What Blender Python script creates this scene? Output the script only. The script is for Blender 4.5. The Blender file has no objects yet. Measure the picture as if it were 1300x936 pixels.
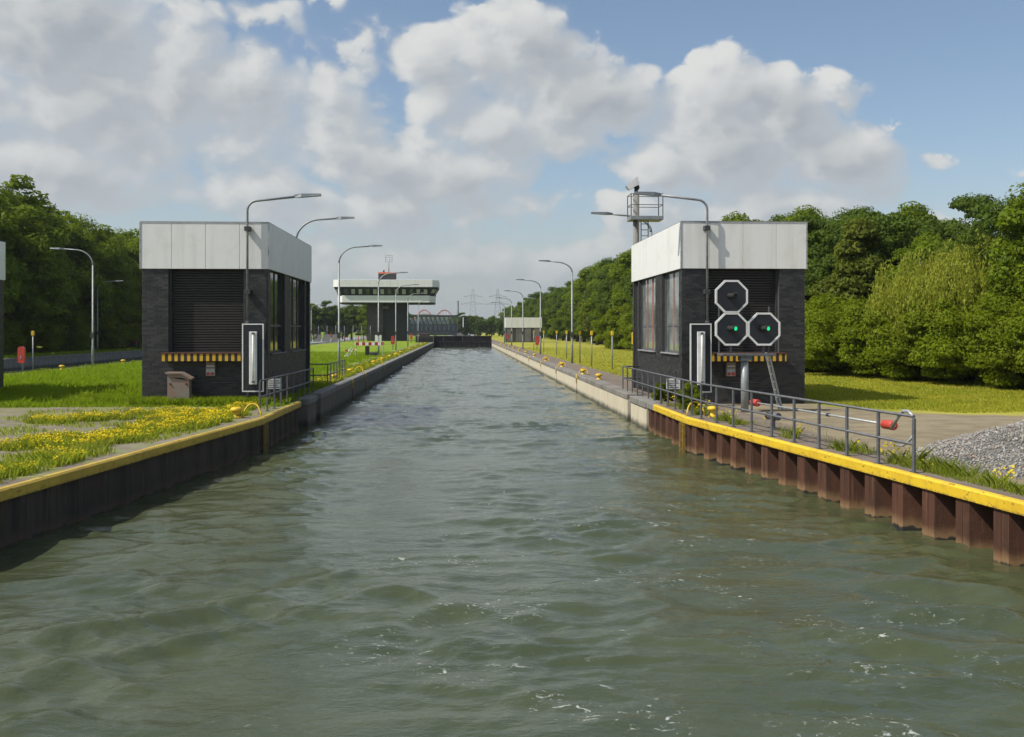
import bpy, math, random
import numpy as np
from mathutils import Vector, Matrix, Quaternion

C = bpy.context.scene
COL = C.collection
R = math.radians
random.seed(7)

# ------------------------------------------------------------------ camera
cam = bpy.data.cameras.new('camera')
cam.sensor_width = 36.0
cam.lens = 36.0
cam.shift_y = -0.0374
cam.clip_start = 0.1
cam.clip_end = 9000
camo = bpy.data.objects.new('camera', cam)
camo.location = (0, 0, 3.55)
camo.rotation_euler = (R(90), 0, -R(2.8756))
COL.objects.link(camo)
C.camera = camo
C.view_settings.view_transform = 'Standard'
C.view_settings.look = 'None'
C.view_settings.exposure = 0.28
C.view_settings.gamma = 1.0
C.cycles.max_bounces = 5
C.cycles.transparent_max_bounces = 8
C.cycles.caustics_reflective = False
C.cycles.caustics_refractive = False

# ------------------------------------------------------------------ sun
TO_SUN = Vector((-0.80, -0.27, 1.0)).normalized()
SUN_EL = math.asin(TO_SUN.z)
SUN_AZ = math.atan2(TO_SUN.x, TO_SUN.y)
sun = bpy.data.lights.new('sun', 'SUN')
sun.energy = 3.9
sun.angle = R(0.53)
sun.color = (1.0, 0.94, 0.85)
suno = bpy.data.objects.new('sun', sun)
suno.rotation_euler = (-TO_SUN).to_track_quat('-Z', 'Y').to_euler()
suno.location = (-60, -20, 80)
COL.objects.link(suno)

# ------------------------------------------------------------------ node helpers
class NT:
    def __init__(s, tree):
        s.t = tree
    def n(s, typ, **kw):
        nd = s.t.nodes.new(typ)
        for k, v in kw.items():
            setattr(nd, k, v)
        return nd
    def put(s, sock, v):
        if v is None:
            return
        if hasattr(v, 'links') or hasattr(v, 'is_linked'):
            s.t.links.new(v, sock)
        else:
            if sock.type == 'RGBA' and len(v) == 3:
                v = (*v, 1)
            sock.default_value = v
    def math(s, op, a, b=None, c=None, clamp=False):
        nd = s.n('ShaderNodeMath', operation=op, use_clamp=clamp)
        for i, v in enumerate((a, b, c)):
            s.put(nd.inputs[i], v)
        return nd.outputs[0]
    def vmath(s, op, a, b=None):
        nd = s.n('ShaderNodeVectorMath', operation=op)
        s.put(nd.inputs[0], a)
        s.put(nd.inputs[1], b)
        return nd.outputs[0]
    def sstep(s, v, a, b):
        nd = s.n('ShaderNodeMapRange', interpolation_type='SMOOTHSTEP')
        s.put(nd.inputs['Value'], v)
        s.put(nd.inputs['From Min'], a)
        s.put(nd.inputs['From Max'], b)
        return nd.outputs[0]
    def lin(s, v, a, b, c=0.0, d=1.0):
        nd = s.n('ShaderNodeMapRange')
        s.put(nd.inputs['Value'], v)
        for nm, x in (('From Min', a), ('From Max', b), ('To Min', c), ('To Max', d)):
            s.put(nd.inputs[nm], x)
        return nd.outputs[0]
    def noise(s, vec, scale, detail=4, rough=0.55, dist=0.0):
        nd = s.n('ShaderNodeTexNoise')
        s.put(nd.inputs['Vector'], vec)
        nd.inputs['Scale'].default_value = scale
        nd.inputs['Detail'].default_value = detail
        nd.inputs['Roughness'].default_value = rough
        nd.inputs['Distortion'].default_value = dist
        return nd.outputs[0]
    def mix(s, f, a, b, mode='MIX'):
        nd = s.n('ShaderNodeMix', data_type='RGBA', blend_type=mode)
        s.put(nd.inputs[0], f)
        s.put(nd.inputs[6], a)
        s.put(nd.inputs[7], b)
        return nd.outputs[2]
    def comb(s, x, y, z=0.0):
        nd = s.n('ShaderNodeCombineXYZ')
        for i, v in enumerate((x, y, z)):
            s.put(nd.inputs[i], v)
        return nd.outputs[0]
    def sep(s, v):
        nd = s.n('ShaderNodeSeparateXYZ')
        s.put(nd.inputs[0], v)
        return nd.outputs[0], nd.outputs[1], nd.outputs[2]

# ------------------------------------------------------------------ world: daylight sky with cumulus
W = bpy.data.worlds.new('World')
C.world = W
W.use_nodes = True
W.cycles.sampling_method = 'MANUAL'
W.cycles.sample_map_resolution = 512
wt = W.node_tree
wt.nodes.clear()
k = NT(wt)
sky = k.n('ShaderNodeTexSky')
sky.sky_type = 'NISHITA'
sky.sun_disc = False
sky.sun_elevation = SUN_EL
sky.sun_rotation = SUN_AZ
sky.air_density = 1.0
sky.dust_density = 1.3
sky.ozone_density = 1.0
tc = k.n('ShaderNodeTexCoord')
dx, dy, dz = k.sep(tc.outputs['Generated'])
AZ = k.math('ARCTAN2', dx, dy)
EL = k.math('ARCSINE', k.math('MULTIPLY', dz, 0.9999))
# cumulus heaps: azimuth, elevation, half width, half height (degrees), weight
HEAPS = [
    (-18.5, 13.0, 11.0, 5.0, .92),
    (-21.5, 15.5, 9.5, 4.2, 1.0), (-19.0, 11.5, 8.0, 3.6, 1.0), (-12.5, 12.6, 5.0, 3.0, 0.95), (-22.5, 8.2, 7.0, 2.6, .8),
    (-7.6, 12.4, 3.0, 3.0, 0.5), (-10.0, 17.4, 3.0, 1.2, 0.3),
    (3.4, 15.0, 3.7, 2.9, 1.25), (6.0, 13.2, 4.0, 2.5, 1.2), (-.4, 13.6, 3.3, 2.0, 1.1), (2.4, 11.0, 5.0, 2.6, .9), (8.4, 12.0, 2.6, 1.6, .7),
    (-5.6, 9.6, 5.0, 2.4, .95), (-1.5, 8.6, 5.0, 2.2, .9), (-10.0, 7.6, 5.5, 1.8, .7), (-4.5, 6.6, 9.0, 1.9, .8),
    (14.2, 12.6, 3.0, 2.6, 1.25), (18.2, 11.4, 3.6, 2.5, 1.25), (15.5, 9.6, 5.6, 2.6, 1.2), (21.0, 9.2, 3.0, 2.2, 1.15), (11.5, 9.0, 3.0, 2.0, .9), (17.0, 7.0, 6.5, 2.0, .85), (24.6, 8.7, 1.5, .8, .55),
    (9.0, 6.6, 5.0, 1.8, .72), (6.0, 4.2, 9.0, 1.6, .75), (-4.0, 3.2, 14.0, 2.2, .8), (21.0, 4.8, 6.0, 1.2, .5),
    (-34, 14, 9, 5, .9), (40, 9, 9, 3.5, .9), (33, 24, 7, 3, .8), (-8, 27, 10, 4, .8), (14, 30, 8, 3, .7), (-30, 27, 9, 4, .9),
]
g = bpy.data.node_groups.new('cloud_density', 'ShaderNodeTree')
g.interface.new_socket('az', in_out='INPUT', socket_type='NodeSocketFloat')
g.interface.new_socket('el', in_out='INPUT', socket_type='NodeSocketFloat')
g.interface.new_socket('density', in_out='OUTPUT', socket_type='NodeSocketFloat')
q = NT(g)
gi = q.n('NodeGroupInput')
go = q.n('NodeGroupOutput')
va = q.comb(gi.outputs[0], q.math('MULTIPLY', gi.outputs[1], 1.25), 0.3)
n1 = q.noise(va, 9.0, 9, 0.6)
n2 = q.noise(q.vmath('ADD', va, (5.2, 1.7, 3.1)), 7.0, 3, 0.5)
n3 = q.noise(q.vmath('ADD', va, (9.1, 4.7, 0.4)), 7.0, 3, 0.5)
wa = q.math('ADD', gi.outputs[0], q.math('MULTIPLY', q.math('SUBTRACT', n2, .5), .14))
we = q.math('ADD', gi.outputs[1], q.math('MULTIPLY', q.math('SUBTRACT', n3, .5), .07))
acc = None
for a, e, ra, re, w in HEAPS:
    u = q.math('MULTIPLY_ADD', wa, 1 / R(ra), -R(a) / R(ra))
    v = q.math('MULTIPLY_ADD', we, 1 / R(re), -R(e) / R(re))
    d2 = q.math('MULTIPLY_ADD', u, u, q.math('MULTIPLY', v, v))
    b = q.math('MULTIPLY', q.math('SUBTRACT', 1.25, q.math('POWER', d2, .6)), w)
    acc = b if acc is None else q.math('SMOOTH_MAX', acc, b, .25)
# general broken cover away from the heaps
far = q.math('SUBTRACT', q.math('MULTIPLY', q.noise(va, 2.6, 3, .5), 3.2), 1.62)
off = q.math('ADD', q.math('ABSOLUTE', q.math('SUBTRACT', gi.outputs[0], .05)), q.math('MAXIMUM', q.math('SUBTRACT', gi.outputs[1], .12), 0.0))
far = q.math('SUBTRACT', far, q.math('MULTIPLY', q.sstep(off, .75, .4), 3.0))
acc = q.math('SMOOTH_MAX', acc, far, .3)
acc = q.math('MAXIMUM', acc, -1.2)
def puff(sc, off):
    vo = q.n('ShaderNodeTexVoronoi', feature='SMOOTH_F1', voronoi_dimensions='2D')
    vo.inputs['Scale'].default_value = sc
    vo.inputs['Smoothness'].default_value = .35
    w3 = q.comb(q.math('MULTIPLY_ADD', q.math('SUBTRACT', n1, .5), .10, gi.outputs[0]), q.math('MULTIPLY_ADD', q.math('SUBTRACT', n1, .5), .10, q.math('MULTIPLY_ADD', gi.outputs[1], 1.3, off)), 0.0)
    q.put(vo.inputs['Vector'], w3)
    return q.math('SUBTRACT', .40, vo.outputs['Distance'])
den = q.math('ADD', acc, q.math('MULTIPLY', q.math('SUBTRACT', n1, .52), 1.9))
den = q.math('ADD', den, q.math('MULTIPLY_ADD', puff(17, .4), .75, q.math('MULTIPLY', puff(41, 2.7), .4)))
g.links.new(den, go.inputs[0])
def cloud(az, el):
    nd = wt.nodes.new('ShaderNodeGroup')
    nd.node_tree = g
    k.put(nd.inputs[0], az)
    k.put(nd.inputs[1], el)
    return nd.outputs[0]
d0 = cloud(AZ, EL)
d1 = cloud(k.math('ADD', AZ, -.020), k.math('ADD', EL, .016))
lit = k.sstep(k.math('SUBTRACT', d0, d1), -.35, .85)
alpha = k.math('ADD', k.math('MULTIPLY', k.sstep(d0, .0, .26), k.lin(lit, .2, .7, .35, 1.0)), k.math('MULTIPLY', k.sstep(d0, -.2, .85), k.lin(lit, .2, .7, .65, 0.0)), None, True)
alpha = k.math('MULTIPLY', alpha, .97)
thick = k.sstep(d0, .3, 1.7)
base = k.mix(thick, (.405, .432, .458), (.295, .322, .353))
rim = k.math('MULTIPLY', lit, k.lin(k.sstep(d0, .5, 1.9), 0, 1, 1.0, .42))
ccol = k.mix(rim, base, (.61, .615, .60))
# thin veil towards the horizon
veil = k.math('POWER', k.sstep(EL, .20, -.02), 1.6)
ccol = k.mix(k.math('MULTIPLY', veil, .85), ccol, (.325, .36, .378))
alpha = k.math('MAXIMUM', alpha, k.math('MULTIPLY', veil, .85))
bs = k.n('ShaderNodeBackground')
k.put(bs.inputs[0], sky.outputs[0])
bs.inputs[1].default_value = .102
bc = k.n('ShaderNodeBackground')
k.put(bc.inputs[0], ccol)
bc.inputs[1].default_value = 1.0
mx = k.n('ShaderNodeMixShader')
k.put(mx.inputs[0], alpha)
wt.links.new(bs.outputs[0], mx.inputs[1])
wt.links.new(bc.outputs[0], mx.inputs[2])
ow = k.n('ShaderNodeOutputWorld')
wt.links.new(mx.outputs[0], ow.inputs[0])

# ------------------------------------------------------------------ materials
MAT = {}
def newmat(name):
    m = bpy.data.materials.new(name)
    m.use_nodes = True
    m.node_tree.nodes.clear()
    t = NT(m.node_tree)
    out = t.n('ShaderNodeOutputMaterial')
    MAT[name] = m
    return m, t, out
def principled(t, out, col, rough=.6, metal=0.0, bump=None, spec=None):
    p = t.n('ShaderNodeBsdfPrincipled')
    t.put(p.inputs['Base Color'], col)
    t.put(p.inputs['Roughness'], rough)
    t.put(p.inputs['Metallic'], metal)
    if spec is not None:
        t.put(p.inputs['Specular IOR Level'], spec)
    if bump is not None:
        h, st, di = bump
        b = t.n('ShaderNodeBump')
        b.inputs['Strength'].default_value = st
        b.inputs['Distance'].default_value = di
        t.put(b.inputs['Height'], h)
        t.t.links.new(b.outputs[0], p.inputs['Normal'])
    t.t.links.new(p.outputs[0], out.inputs[0])
    return p
def pos(t):
    return t.n('ShaderNodeNewGeometry').outputs['Position']
def island(t):
    return t.n('ShaderNodeNewGeometry').outputs['Random Per Island']
def simple(name, c1, c2=None, rough=.6, metal=0.0, scale=3.0, bump=.15, spec=None, fine=40.0):
    """weathered paint, metal or plaster: two tones by noise with fine relief"""
    m, t, out = newmat(name)
    p = pos(t)
    c2 = c2 or tuple(x * .75 for x in c1)
    a = t.noise(p, scale, 6, .65)
    col = t.mix(t.sstep(a, .38, .68), c1, c2)
    b = t.noise(p, fine, 4, .6)
    principled(t, out, col, rough, metal, (b, bump, .01) if bump else None, spec)
    return m
def streaked(name, c1, c2, c3, rough=.85, sc=(5, 5, .35), bump=.3, low=None, islands=0.0):
    """walls with vertical run marks; low = (colour, z0, z1): growth band above the waterline"""
    m, t, out = newmat(name)
    p = pos(t)
    st = t.noise(t.vmath('MULTIPLY', p, sc), 1.0, 5, .65)
    bl = t.noise(p, 1.3, 6, .65)
    col = t.mix(t.sstep(st, .42, .7), c1, c2)
    col = t.mix(t.math('MULTIPLY', t.sstep(bl, .5, .75), .75), col, c3)
    if islands:
        col = t.mix(t.math('MULTIPLY', island(t), islands), col, c3)
    if low:
        z = t.sep(p)[2]
        z = t.math('ADD', z, t.math('MULTIPLY', t.math('SUBTRACT', t.noise(p, 3.5, 4), .5), .3))
        col = t.mix(t.sstep(z, low[2], low[1]), col, low[0])
    principled(t, out, col, rough, 0, (t.noise(p, 14, 6, .7), bump, .02))
    return m

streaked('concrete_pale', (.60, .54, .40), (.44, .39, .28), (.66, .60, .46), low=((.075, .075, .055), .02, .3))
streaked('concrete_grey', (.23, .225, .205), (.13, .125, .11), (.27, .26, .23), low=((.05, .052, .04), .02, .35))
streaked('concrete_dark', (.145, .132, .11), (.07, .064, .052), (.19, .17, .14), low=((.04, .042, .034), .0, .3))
streaked('coping_concrete', (.22, .205, .18), (.13, .12, .10), (.27, .25, .22), sc=(1, 1, 1))
streaked('fascia_white', (.79, .79, .76), (.72, .715, .67), (.66, .655, .60), rough=.45, sc=(4, 4, .25), bump=.03)
def mk_rust(name, c1, c2, c3, pale):
    m, t, out = newmat(name)
    p = pos(t)
    st = t.noise(t.vmath('MULTIPLY', p, (7, 7, .6)), 1.0, 5, .65)
    bl = t.noise(p, 2.6, 6, .7)
    col = t.mix(t.sstep(st, .4, .68), c1, c2)
    col = t.mix(t.math('MULTIPLY', t.sstep(bl, .5, .72), .7), col, c3)
    col = t.mix(t.math('MULTIPLY', t.sstep(t.noise(p, 19, 6, .75), .55, .75), .5), col, c2)
    oi = t.n('ShaderNodeObjectInfo').outputs['Random']
    col = t.mix(t.math('MULTIPLY', t.sstep(oi, .1, .9), .55), col, tuple(x * .5 for x in c1))
    run = t.noise(t.vmath('MULTIPLY', p, (16, 16, .8)), 1.0, 4, .6)
    col = t.mix(t.math('MULTIPLY', t.sstep(run, .58, .70), .6), col, tuple(x * 1.25 for x in c3))
    z = t.math('ADD', t.sep(p)[2], t.math('MULTIPLY', t.math('SUBTRACT', t.noise(t.vmath('MULTIPLY', p, (1, 1, .3)), 5, 5, .65), .5), .22))
    z = t.math('ADD', z, t.math('MULTIPLY', t.math('SUBTRACT', oi, .5), .06))
    col = t.mix(t.math('MULTIPLY', t.sstep(z, .26, .03), .9), col, pale)
    col = t.mix(t.sstep(z, .05, .01), col, (.018, .019, .016))
    principled(t, out, col, .75, 0, (t.noise(p, 22, 6, .7), .4, .02))
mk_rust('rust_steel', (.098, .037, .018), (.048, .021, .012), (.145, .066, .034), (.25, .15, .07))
mk_rust('rust_steel_shaded', (.052, .038, .028), (.028, .022, .018), (.085, .055, .038), (.085, .055, .036))  # darker copy of the pile steel: the left wall's shade put into colour
simple('steel_grey', (.13, .135, .145), (.09, .093, .10), .55, .1, 6)
simple('steel_pale', (.42, .43, .43), (.33, .34, .34), .45, .3, 5)
simple('lamp_metal', (.17, .19, .20), (.12, .135, .14), .45, .35, 5)
simple('pole_metal', (.30, .32, .32), (.22, .235, .24), .5, .3, 4)
simple('paint_white', (.78, .78, .76), (.66, .66, .63), .45, 0, 3, .05)
simple('paint_black', (.012, .014, .018), (.02, .022, .027), .45, 0, 3, .05)
simple('dark_void', (.012, .012, .012), (.018, .018, .018), .9, 0, 3, 0)
simple('shutter_brown', (.030, .026, .023), (.020, .018, .017), .55, 0, 4, .1)
simple('red_paint', (.55, .055, .03), (.42, .05, .035), .45, 0, 5, .05)
simple('orange_paint', (.62, .15, .05), (.5, .12, .05), .5, 0, 5, .05)
simple('mullion_red', (.46, .19, .14), (.36, .15, .11), .6, 0, 5, .1)
simple('frame_dark', (.05, .052, .055), (.035, .036, .04), .5, 0, 5, .05)
simple('cabinet_paint', (.24, .215, .18), (.29, .17, .12), .7, 0, 3.2, .2)
simple('rubber', (.02, .02, .02), None, .8)
simple('bark', (.09, .07, .05), (.05, .04, .03), .9, 0, 6, .8, fine=16)
simple('tower_brick', (.085, .075, .068), (.055, .05, .048), .9, 0, .6, .4)
simple('tower_dark', (.035, .036, .04), (.028, .028, .03), .8, 0, .6, .3)
simple('truss_steel', (.15, .18, .21), (.09, .11, .135), .55, .2, .4, 0)
simple('truss_dark', (.05, .06, .075), (.04, .05, .06), .55, .2, .4, 0)
simple('arch_red', (.50, .16, .13), (.42, .13, .11), .6, 0, .3, 0)
simple('gate_black', (.022, .022, .024), (.03, .028, .027), .7, 0, .8, .2)
simple('gate_maroon', (.075, .045, .043), (.05, .035, .036), .7, 0, .8, .2)
simple('roof_felt', (.12, .12, .115), None, .9, 0, 1.5)
simple('slab_grey', (.16, .155, .145), (.11, .105, .10), .85, 0, .7, .2)
simple('white_light', (.85, .85, .83), None, .35, 0, 3, 0)

def mk_yellow(name, c1, c2):
    m, t, out = newmat(name)
    p = pos(t)
    a = t.noise(p, 1.1, 5, .6)
    col = t.mix(t.sstep(a, .4, .7), c1, c2)
    w = t.noise(t.vmath('MULTIPLY', p, (2.2, 2.2, 6)), 2.0, 8, .75)
    col = t.mix(t.math('MULTIPLY', t.sstep(w, .575, .64), .9), col, (.11, .06, .03))
    gr_ = t.noise(p, 3.3, 6, .7)
    col = t.mix(t.math('MULTIPLY', t.sstep(gr_, .48, .72), .45), col, (.34, .22, .05))
    w2 = t.noise(p, 16, 6, .7)
    col = t.mix(t.math('MULTIPLY', t.sstep(w2, .62, .74), .55), col, (.30, .19, .04))
    low = t.sstep(t.math('ADD', t.sep(p)[2], t.math('MULTIPLY', t.math('SUBTRACT', w2, .5), .22)), .87, .80)
    col = t.mix(t.math('MULTIPLY', low, .7), col, (.09, .05, .025))
    sc_ = t.noise(t.vmath('MULTIPLY', p, (1.5, 1.5, 30)), 1.0, 5, .7)
    col = t.mix(t.math('MULTIPLY', t.sstep(sc_, .64, .70), .6), col, (.22, .13, .03))
    principled(t, out, col, t.lin(w, .3, .7, .4, .75), 0, (w2, .25, .012))
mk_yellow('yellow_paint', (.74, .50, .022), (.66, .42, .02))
mk_yellow('yellow_dull', (.58, .40, .05), (.46, .31, .045))  # duller yellow for the left coping and its ladder

m, t, out = newmat('brick_black')
p = pos(t)
r_ = island(t)
col = t.mix(r_, (.014, .0145, .016), (.048, .046, .044))
col = t.mix(t.math('MULTIPLY', t.sstep(t.noise(p, 2.2, 5), .5, .8), .6), col, (.06, .058, .056))
principled(t, out, col, .55, 0, (t.noise(p, 45, 4, .6), .35, .008))
simple('mortar_dark', (.075, .073, .07), (.055, .055, .054), .95, 0, 3, .3)

m, t, out = newmat('hazard_stripe')
x_, y_, z_ = t.sep(pos(t))
fr = t.math('FRACT', t.math('MULTIPLY', t.math('ADD', x_, 40.0), 1 / .214))
wear = t.sstep(t.noise(pos(t), 9, 6, .7), .6, .72)
col = t.mix(t.math('GREATER_THAN', fr, .5), (.62, .36, .02), (.018, .018, .018))
col = t.mix(t.math('MULTIPLY', wear, .6), col, (.2, .17, .13))
principled(t, out, col, .6)

m, t, out = newmat('red_white_band')
x_, y_, z_ = t.sep(pos(t))
fr = t.math('FRACT', t.math('MULTIPLY', t.math('ADD', x_, 90.0), 1 / .62))
principled(t, out, t.mix(t.math('GREATER_THAN', fr, .5), (.78, .77, .75), (.42, .02, .025)), .5)

def glass(name, tint, rough):
    m, t, out = newmat(name)
    p = pos(t)
    n = t.noise(p, .9, 3, .5)
    col = t.mix(t.sstep(n, .35, .7), tint, tuple(x * .45 for x in tint))
    principled(t, out, col, rough, 0, (t.noise(p, .8, 1), .08, .02), 1.0)
glass('window_glass', (.055, .065, .06), .04)
glass('window_glass_pale', (.24, .27, .265), .06)  # bright sky reflection and pale curtains put into the pane colour
glass('window_blind', (.40, .42, .40), .15)
glass('tower_glass', (.10, .11, .11), .05)
simple('tower_curtain', (.42, .43, .38), (.34, .35, .32), .5, 0, 1.2, 0)

m, t, out = newmat('green_lamp')
e = t.n('ShaderNodeEmission')
e.inputs[0].default_value = (.02, .75, .28, 1)
e.inputs[1].default_value = 1.0
m.node_tree.links.new(e.outputs[0], out.inputs[0])

def leafmat(name, c1, c2, c3, trans=.35):
    m, t, out = newmat(name)
    p = pos(t)
    oi = t.n('ShaderNodeObjectInfo').outputs['Random']
    col = t.mix(island(t), c1, c2)
    col = t.mix(t.math('MULTIPLY', t.sstep(t.noise(p, .55, 3), .42, .66), .8), col, c3)
    col = t.mix(t.math('MULTIPLY', t.sstep(t.noise(p, 1.1, 4, .6), .5, .68), .45), col, tuple(x * .55 for x in c1))
    col = t.mix(t.math('MULTIPLY', oi, .35), col, tuple(x * .6 for x in c2))
    d = t.n('ShaderNodeBsdfPrincipled')
    t.put(d.inputs['Base Color'], col)
    d.inputs['Roughness'].default_value = .6
    d.inputs['Specular IOR Level'].default_value = .10
    tr = t.n('ShaderNodeBsdfTranslucent')
    t.put(tr.inputs[0], t.mix(.5, col, (c2[0] * 1.5, c2[1] * 1.5, c2[2] * .6)))
    mx = t.n('ShaderNodeMixShader')
    mx.inputs[0].default_value = trans
    m.node_tree.links.new(d.outputs[0], mx.inputs[1])
    m.node_tree.links.new(tr.outputs[0], mx.inputs[2])
    m.node_tree.links.new(mx.outputs[0], out.inputs[0])
leafmat('leaf_broad', (.095, .15, .010), (.19, .255, .016), (.14, .195, .013), .38)
leafmat('leaf_dark', (.064, .108, .016), (.122, .178, .024), (.088, .132, .02))
leafmat('leaf_bush', (.10, .155, .007), (.215, .27, .012), (.17, .205, .012), .40)
leafmat('leaf_willow', (.25, .29, .035), (.36, .38, .055), (.29, .31, .04), .42)
leafmat('leaf_brown', (.085, .115, .014), (.155, .175, .022), (.11, .14, .016))
leafmat('grass_left', (.18, .29, .014), (.28, .37, .022), (.25, .32, .026), .45)
leafmat('grass_right', (.30, .33, .030), (.44, .44, .050), (.40, .375, .06), .45)
leafmat('weed', (.20, .28, .025), (.34, .39, .05), (.33, .34, .08), .5)
leafmat('flower_yellow', (.66, .49, .012), (.76, .60, .02), (.70, .50, .01), .25)

ORD = ['first', 'second', 'third', 'fourth', 'fifth', 'sixth', 'seventh', 'eighth', 'ninth', 'tenth', 'eleventh', 'twelfth', 'thirteenth', 'fourteenth', 'fifteenth', 'sixteenth', 'seventeenth', 'eighteenth', 'nineteenth', 'twentieth']
def nth(i):
    return ORD[i] if i < 20 else ('twenty' if i < 30 else 'thirty' if i < 40 else 'forty' if i < 50 else 'fifty') + ('-' + ORD[i % 10 - 1] if i % 10 else 'th')
# ------------------------------------------------------------------ mesh helpers
class MB:
    def __init__(s):
        s.v, s.f, s.m, s.sm = [], [], [], []
        s.mi = 0
    def _add(s, vs, fs, smooth=False):
        o = len(s.v)
        s.v += [tuple(x) for x in vs]
        for f in fs:
            s.f.append([i + o for i in f])
            s.m.append(s.mi)
            s.sm.append(smooth)
    def box(s, a, b, ch=0.0):
        lo = [min(a[i], b[i]) for i in range(3)]
        hi = [max(a[i], b[i]) for i in range(3)]
        if ch <= 0:
            x0, y0, z0 = lo
            x1, y1, z1 = hi
            vs = [(x0, y0, z0), (x1, y0, z0), (x1, y1, z0), (x0, y1, z0), (x0, y0, z1), (x1, y0, z1), (x1, y1, z1), (x0, y1, z1)]
            s._add(vs, [(0, 3, 2, 1), (4, 5, 6, 7), (0, 1, 5, 4), (1, 2, 6, 5), (2, 3, 7, 6), (3, 0, 4, 7)])
        else:
            s.prism_pts([(lo[0] + ch, lo[1]), (hi[0] - ch, lo[1]), (hi[0], lo[1] + ch), (hi[0], hi[1] - ch), (hi[0] - ch, hi[1]), (lo[0] + ch, hi[1]), (lo[0], hi[1] - ch), (lo[0], lo[1] + ch)], lo[2], hi[2], ch)
        return s
    def prism_pts(s, pts, z0, z1, ch=0.0):
        n = len(pts)
        if ch > 0:
            cx = sum(p[0] for p in pts) / n
            cy = sum(p[1] for p in pts) / n
            def ins(p):
                dx, dy = p[0] - cx, p[1] - cy
                sx = math.copysign(min(ch, abs(dx)), dx)
                sy = math.copysign(min(ch, abs(dy)), dy)
                return (p[0] - sx, p[1] - sy)
            rings = [([ins(p) for p in pts], z0), (pts, z0 + ch), (pts, z1 - ch), ([ins(p) for p in pts], z1)]
        else:
            rings = [(pts, z0), (pts, z1)]
        vs = [(p[0], p[1], z) for r, z in rings for p in r]
        fs = [list(range(n))[::-1], [n * (len(rings) - 1) + i for i in range(n)]]
        for j in range(len(rings) - 1):
            for i in range(n):
                a, b = j * n + i, j * n + (i + 1) % n
                fs.append((a, b, b + n, a + n))
        s._add(vs, fs)
        return s
    def hexa(s, bot, top):
        """loft between two plan polygons given as 3-D rings"""
        n = len(bot)
        fs = [list(range(n))[::-1], [n + i for i in range(n)]]
        for i in range(n):
            fs.append((i, (i + 1) % n, n + (i + 1) % n, n + i))
        s._add(list(bot) + list(top), fs)
        return s
    def bar(s, p0, p1, w, h, up=(0, 0, 1)):
        p0, p1 = Vector(p0), Vector(p1)
        d = (p1 - p0).normalized()
        u = Vector(up)
        if abs(d.dot(u)) > .98:
            u = Vector((0, 1, 0))
        a = d.cross(u).normalized() * w / 2
        b = a.cross(d).normalized() * h / 2
        vs = [p0 - a - b, p0 + a - b, p0 + a + b, p0 - a + b, p1 - a - b, p1 + a - b, p1 + a + b, p1 - a + b]
        s._add(vs, [(0, 3, 2, 1), (4, 5, 6, 7), (0, 1, 5, 4), (1, 2, 6, 5), (2, 3, 7, 6), (3, 0, 4, 7)])
        return s
    def tube(s, pts, r, n=8, caps=True):
        pts = [Vector(p) for p in pts]
        rs = r if isinstance(r, (list, tuple)) else [r] * len(pts)
        vs, fs = [], []
        prev = None
        for i, p in enumerate(pts):
            d = ((pts[min(i + 1, len(pts) - 1)] - pts[max(i - 1, 0)])).normalized()
            if prev is None:
                u = Vector((0, 0, 1)) if abs(d.z) < .9 else Vector((1, 0, 0))
                a = d.cross(u).normalized()
            else:
                a = (prev - d * prev.dot(d)).normalized()
            prev = a
            b = d.cross(a)
            for j in range(n):
                t = 2 * math.pi * j / n
                vs.append(p + a * (math.cos(t) * rs[i]) + b * (math.sin(t) * rs[i]))
        for i in range(len(pts) - 1):
            for j in range(n):
                a_, b_ = i * n + j, i * n + (j + 1) % n
                fs.append((a_, b_, b_ + n, a_ + n))
        s._add(vs, fs, True)
        if caps:
            o = len(s.v) - len(vs)
            for ring, rev in ((range(n), True), (range((len(pts) - 1) * n, len(pts) * n), False)):
                l = [o + i for i in ring]
                s.f.append(l[::-1] if rev else l)
                s.m.append(s.mi)
                s.sm.append(False)
        return s
    def cyl(s, p0, p1, r, n=12, r1=None):
        return s.tube([p0, p1], [r, r if r1 is None else r1], n)
    def lathe(s, prof, c, n=16):
        vs, fs = [], []
        for (r, z) in prof:
            for j in range(n):
                t = 2 * math.pi * j / n
                vs.append((c[0] + r * math.cos(t), c[1] + r * math.sin(t), c[2] + z))
        for i in range(len(prof) - 1):
            for j in range(n):
                a, b = i * n + j, i * n + (j + 1) % n
                fs.append((a, b, b + n, a + n))
        fs.append([(len(prof) - 1) * n + j for j in range(n)])
        s._add(vs, fs, True)
        return s
    def build(s, name, mats, parent=None, loc=(0, 0, 0), rz=0.0):
        me = bpy.data.meshes.new(name)
        me.from_pydata(s.v, [], s.f)
        if not isinstance(mats, (list, tuple)):
            mats = [mats]
        for x in mats:
            me.materials.append(MAT[x])
        me.polygons.foreach_set('material_index', s.m)
        me.polygons.foreach_set('use_smooth', s.sm)
        me.update()
        return link(name, me, parent, loc, rz)
def link(name, me, parent=None, loc=(0, 0, 0), rz=0.0):
    o = bpy.data.objects.new(name, me)
    o.location = loc
    o.rotation_euler = (0, 0, rz)
    if parent:
        o.parent = parent
    COL.objects.link(o)
    return o
def tag(o, label, cat, group=None, kind=None):
    if label:
        o['label'] = label
    if cat:
        o['category'] = cat
    if group:
        o['group'] = group
    if kind:
        o['kind'] = kind
    return o
def thing(name, label, cat, loc=(0, 0, 0), rz=0.0, group=None):
    o = bpy.data.objects.new(name, None)
    o.empty_display_size = .3
    o.location = loc
    o.rotation_euler = (0, 0, rz)
    COL.objects.link(o)
    return tag(o, label, cat, group)
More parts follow.
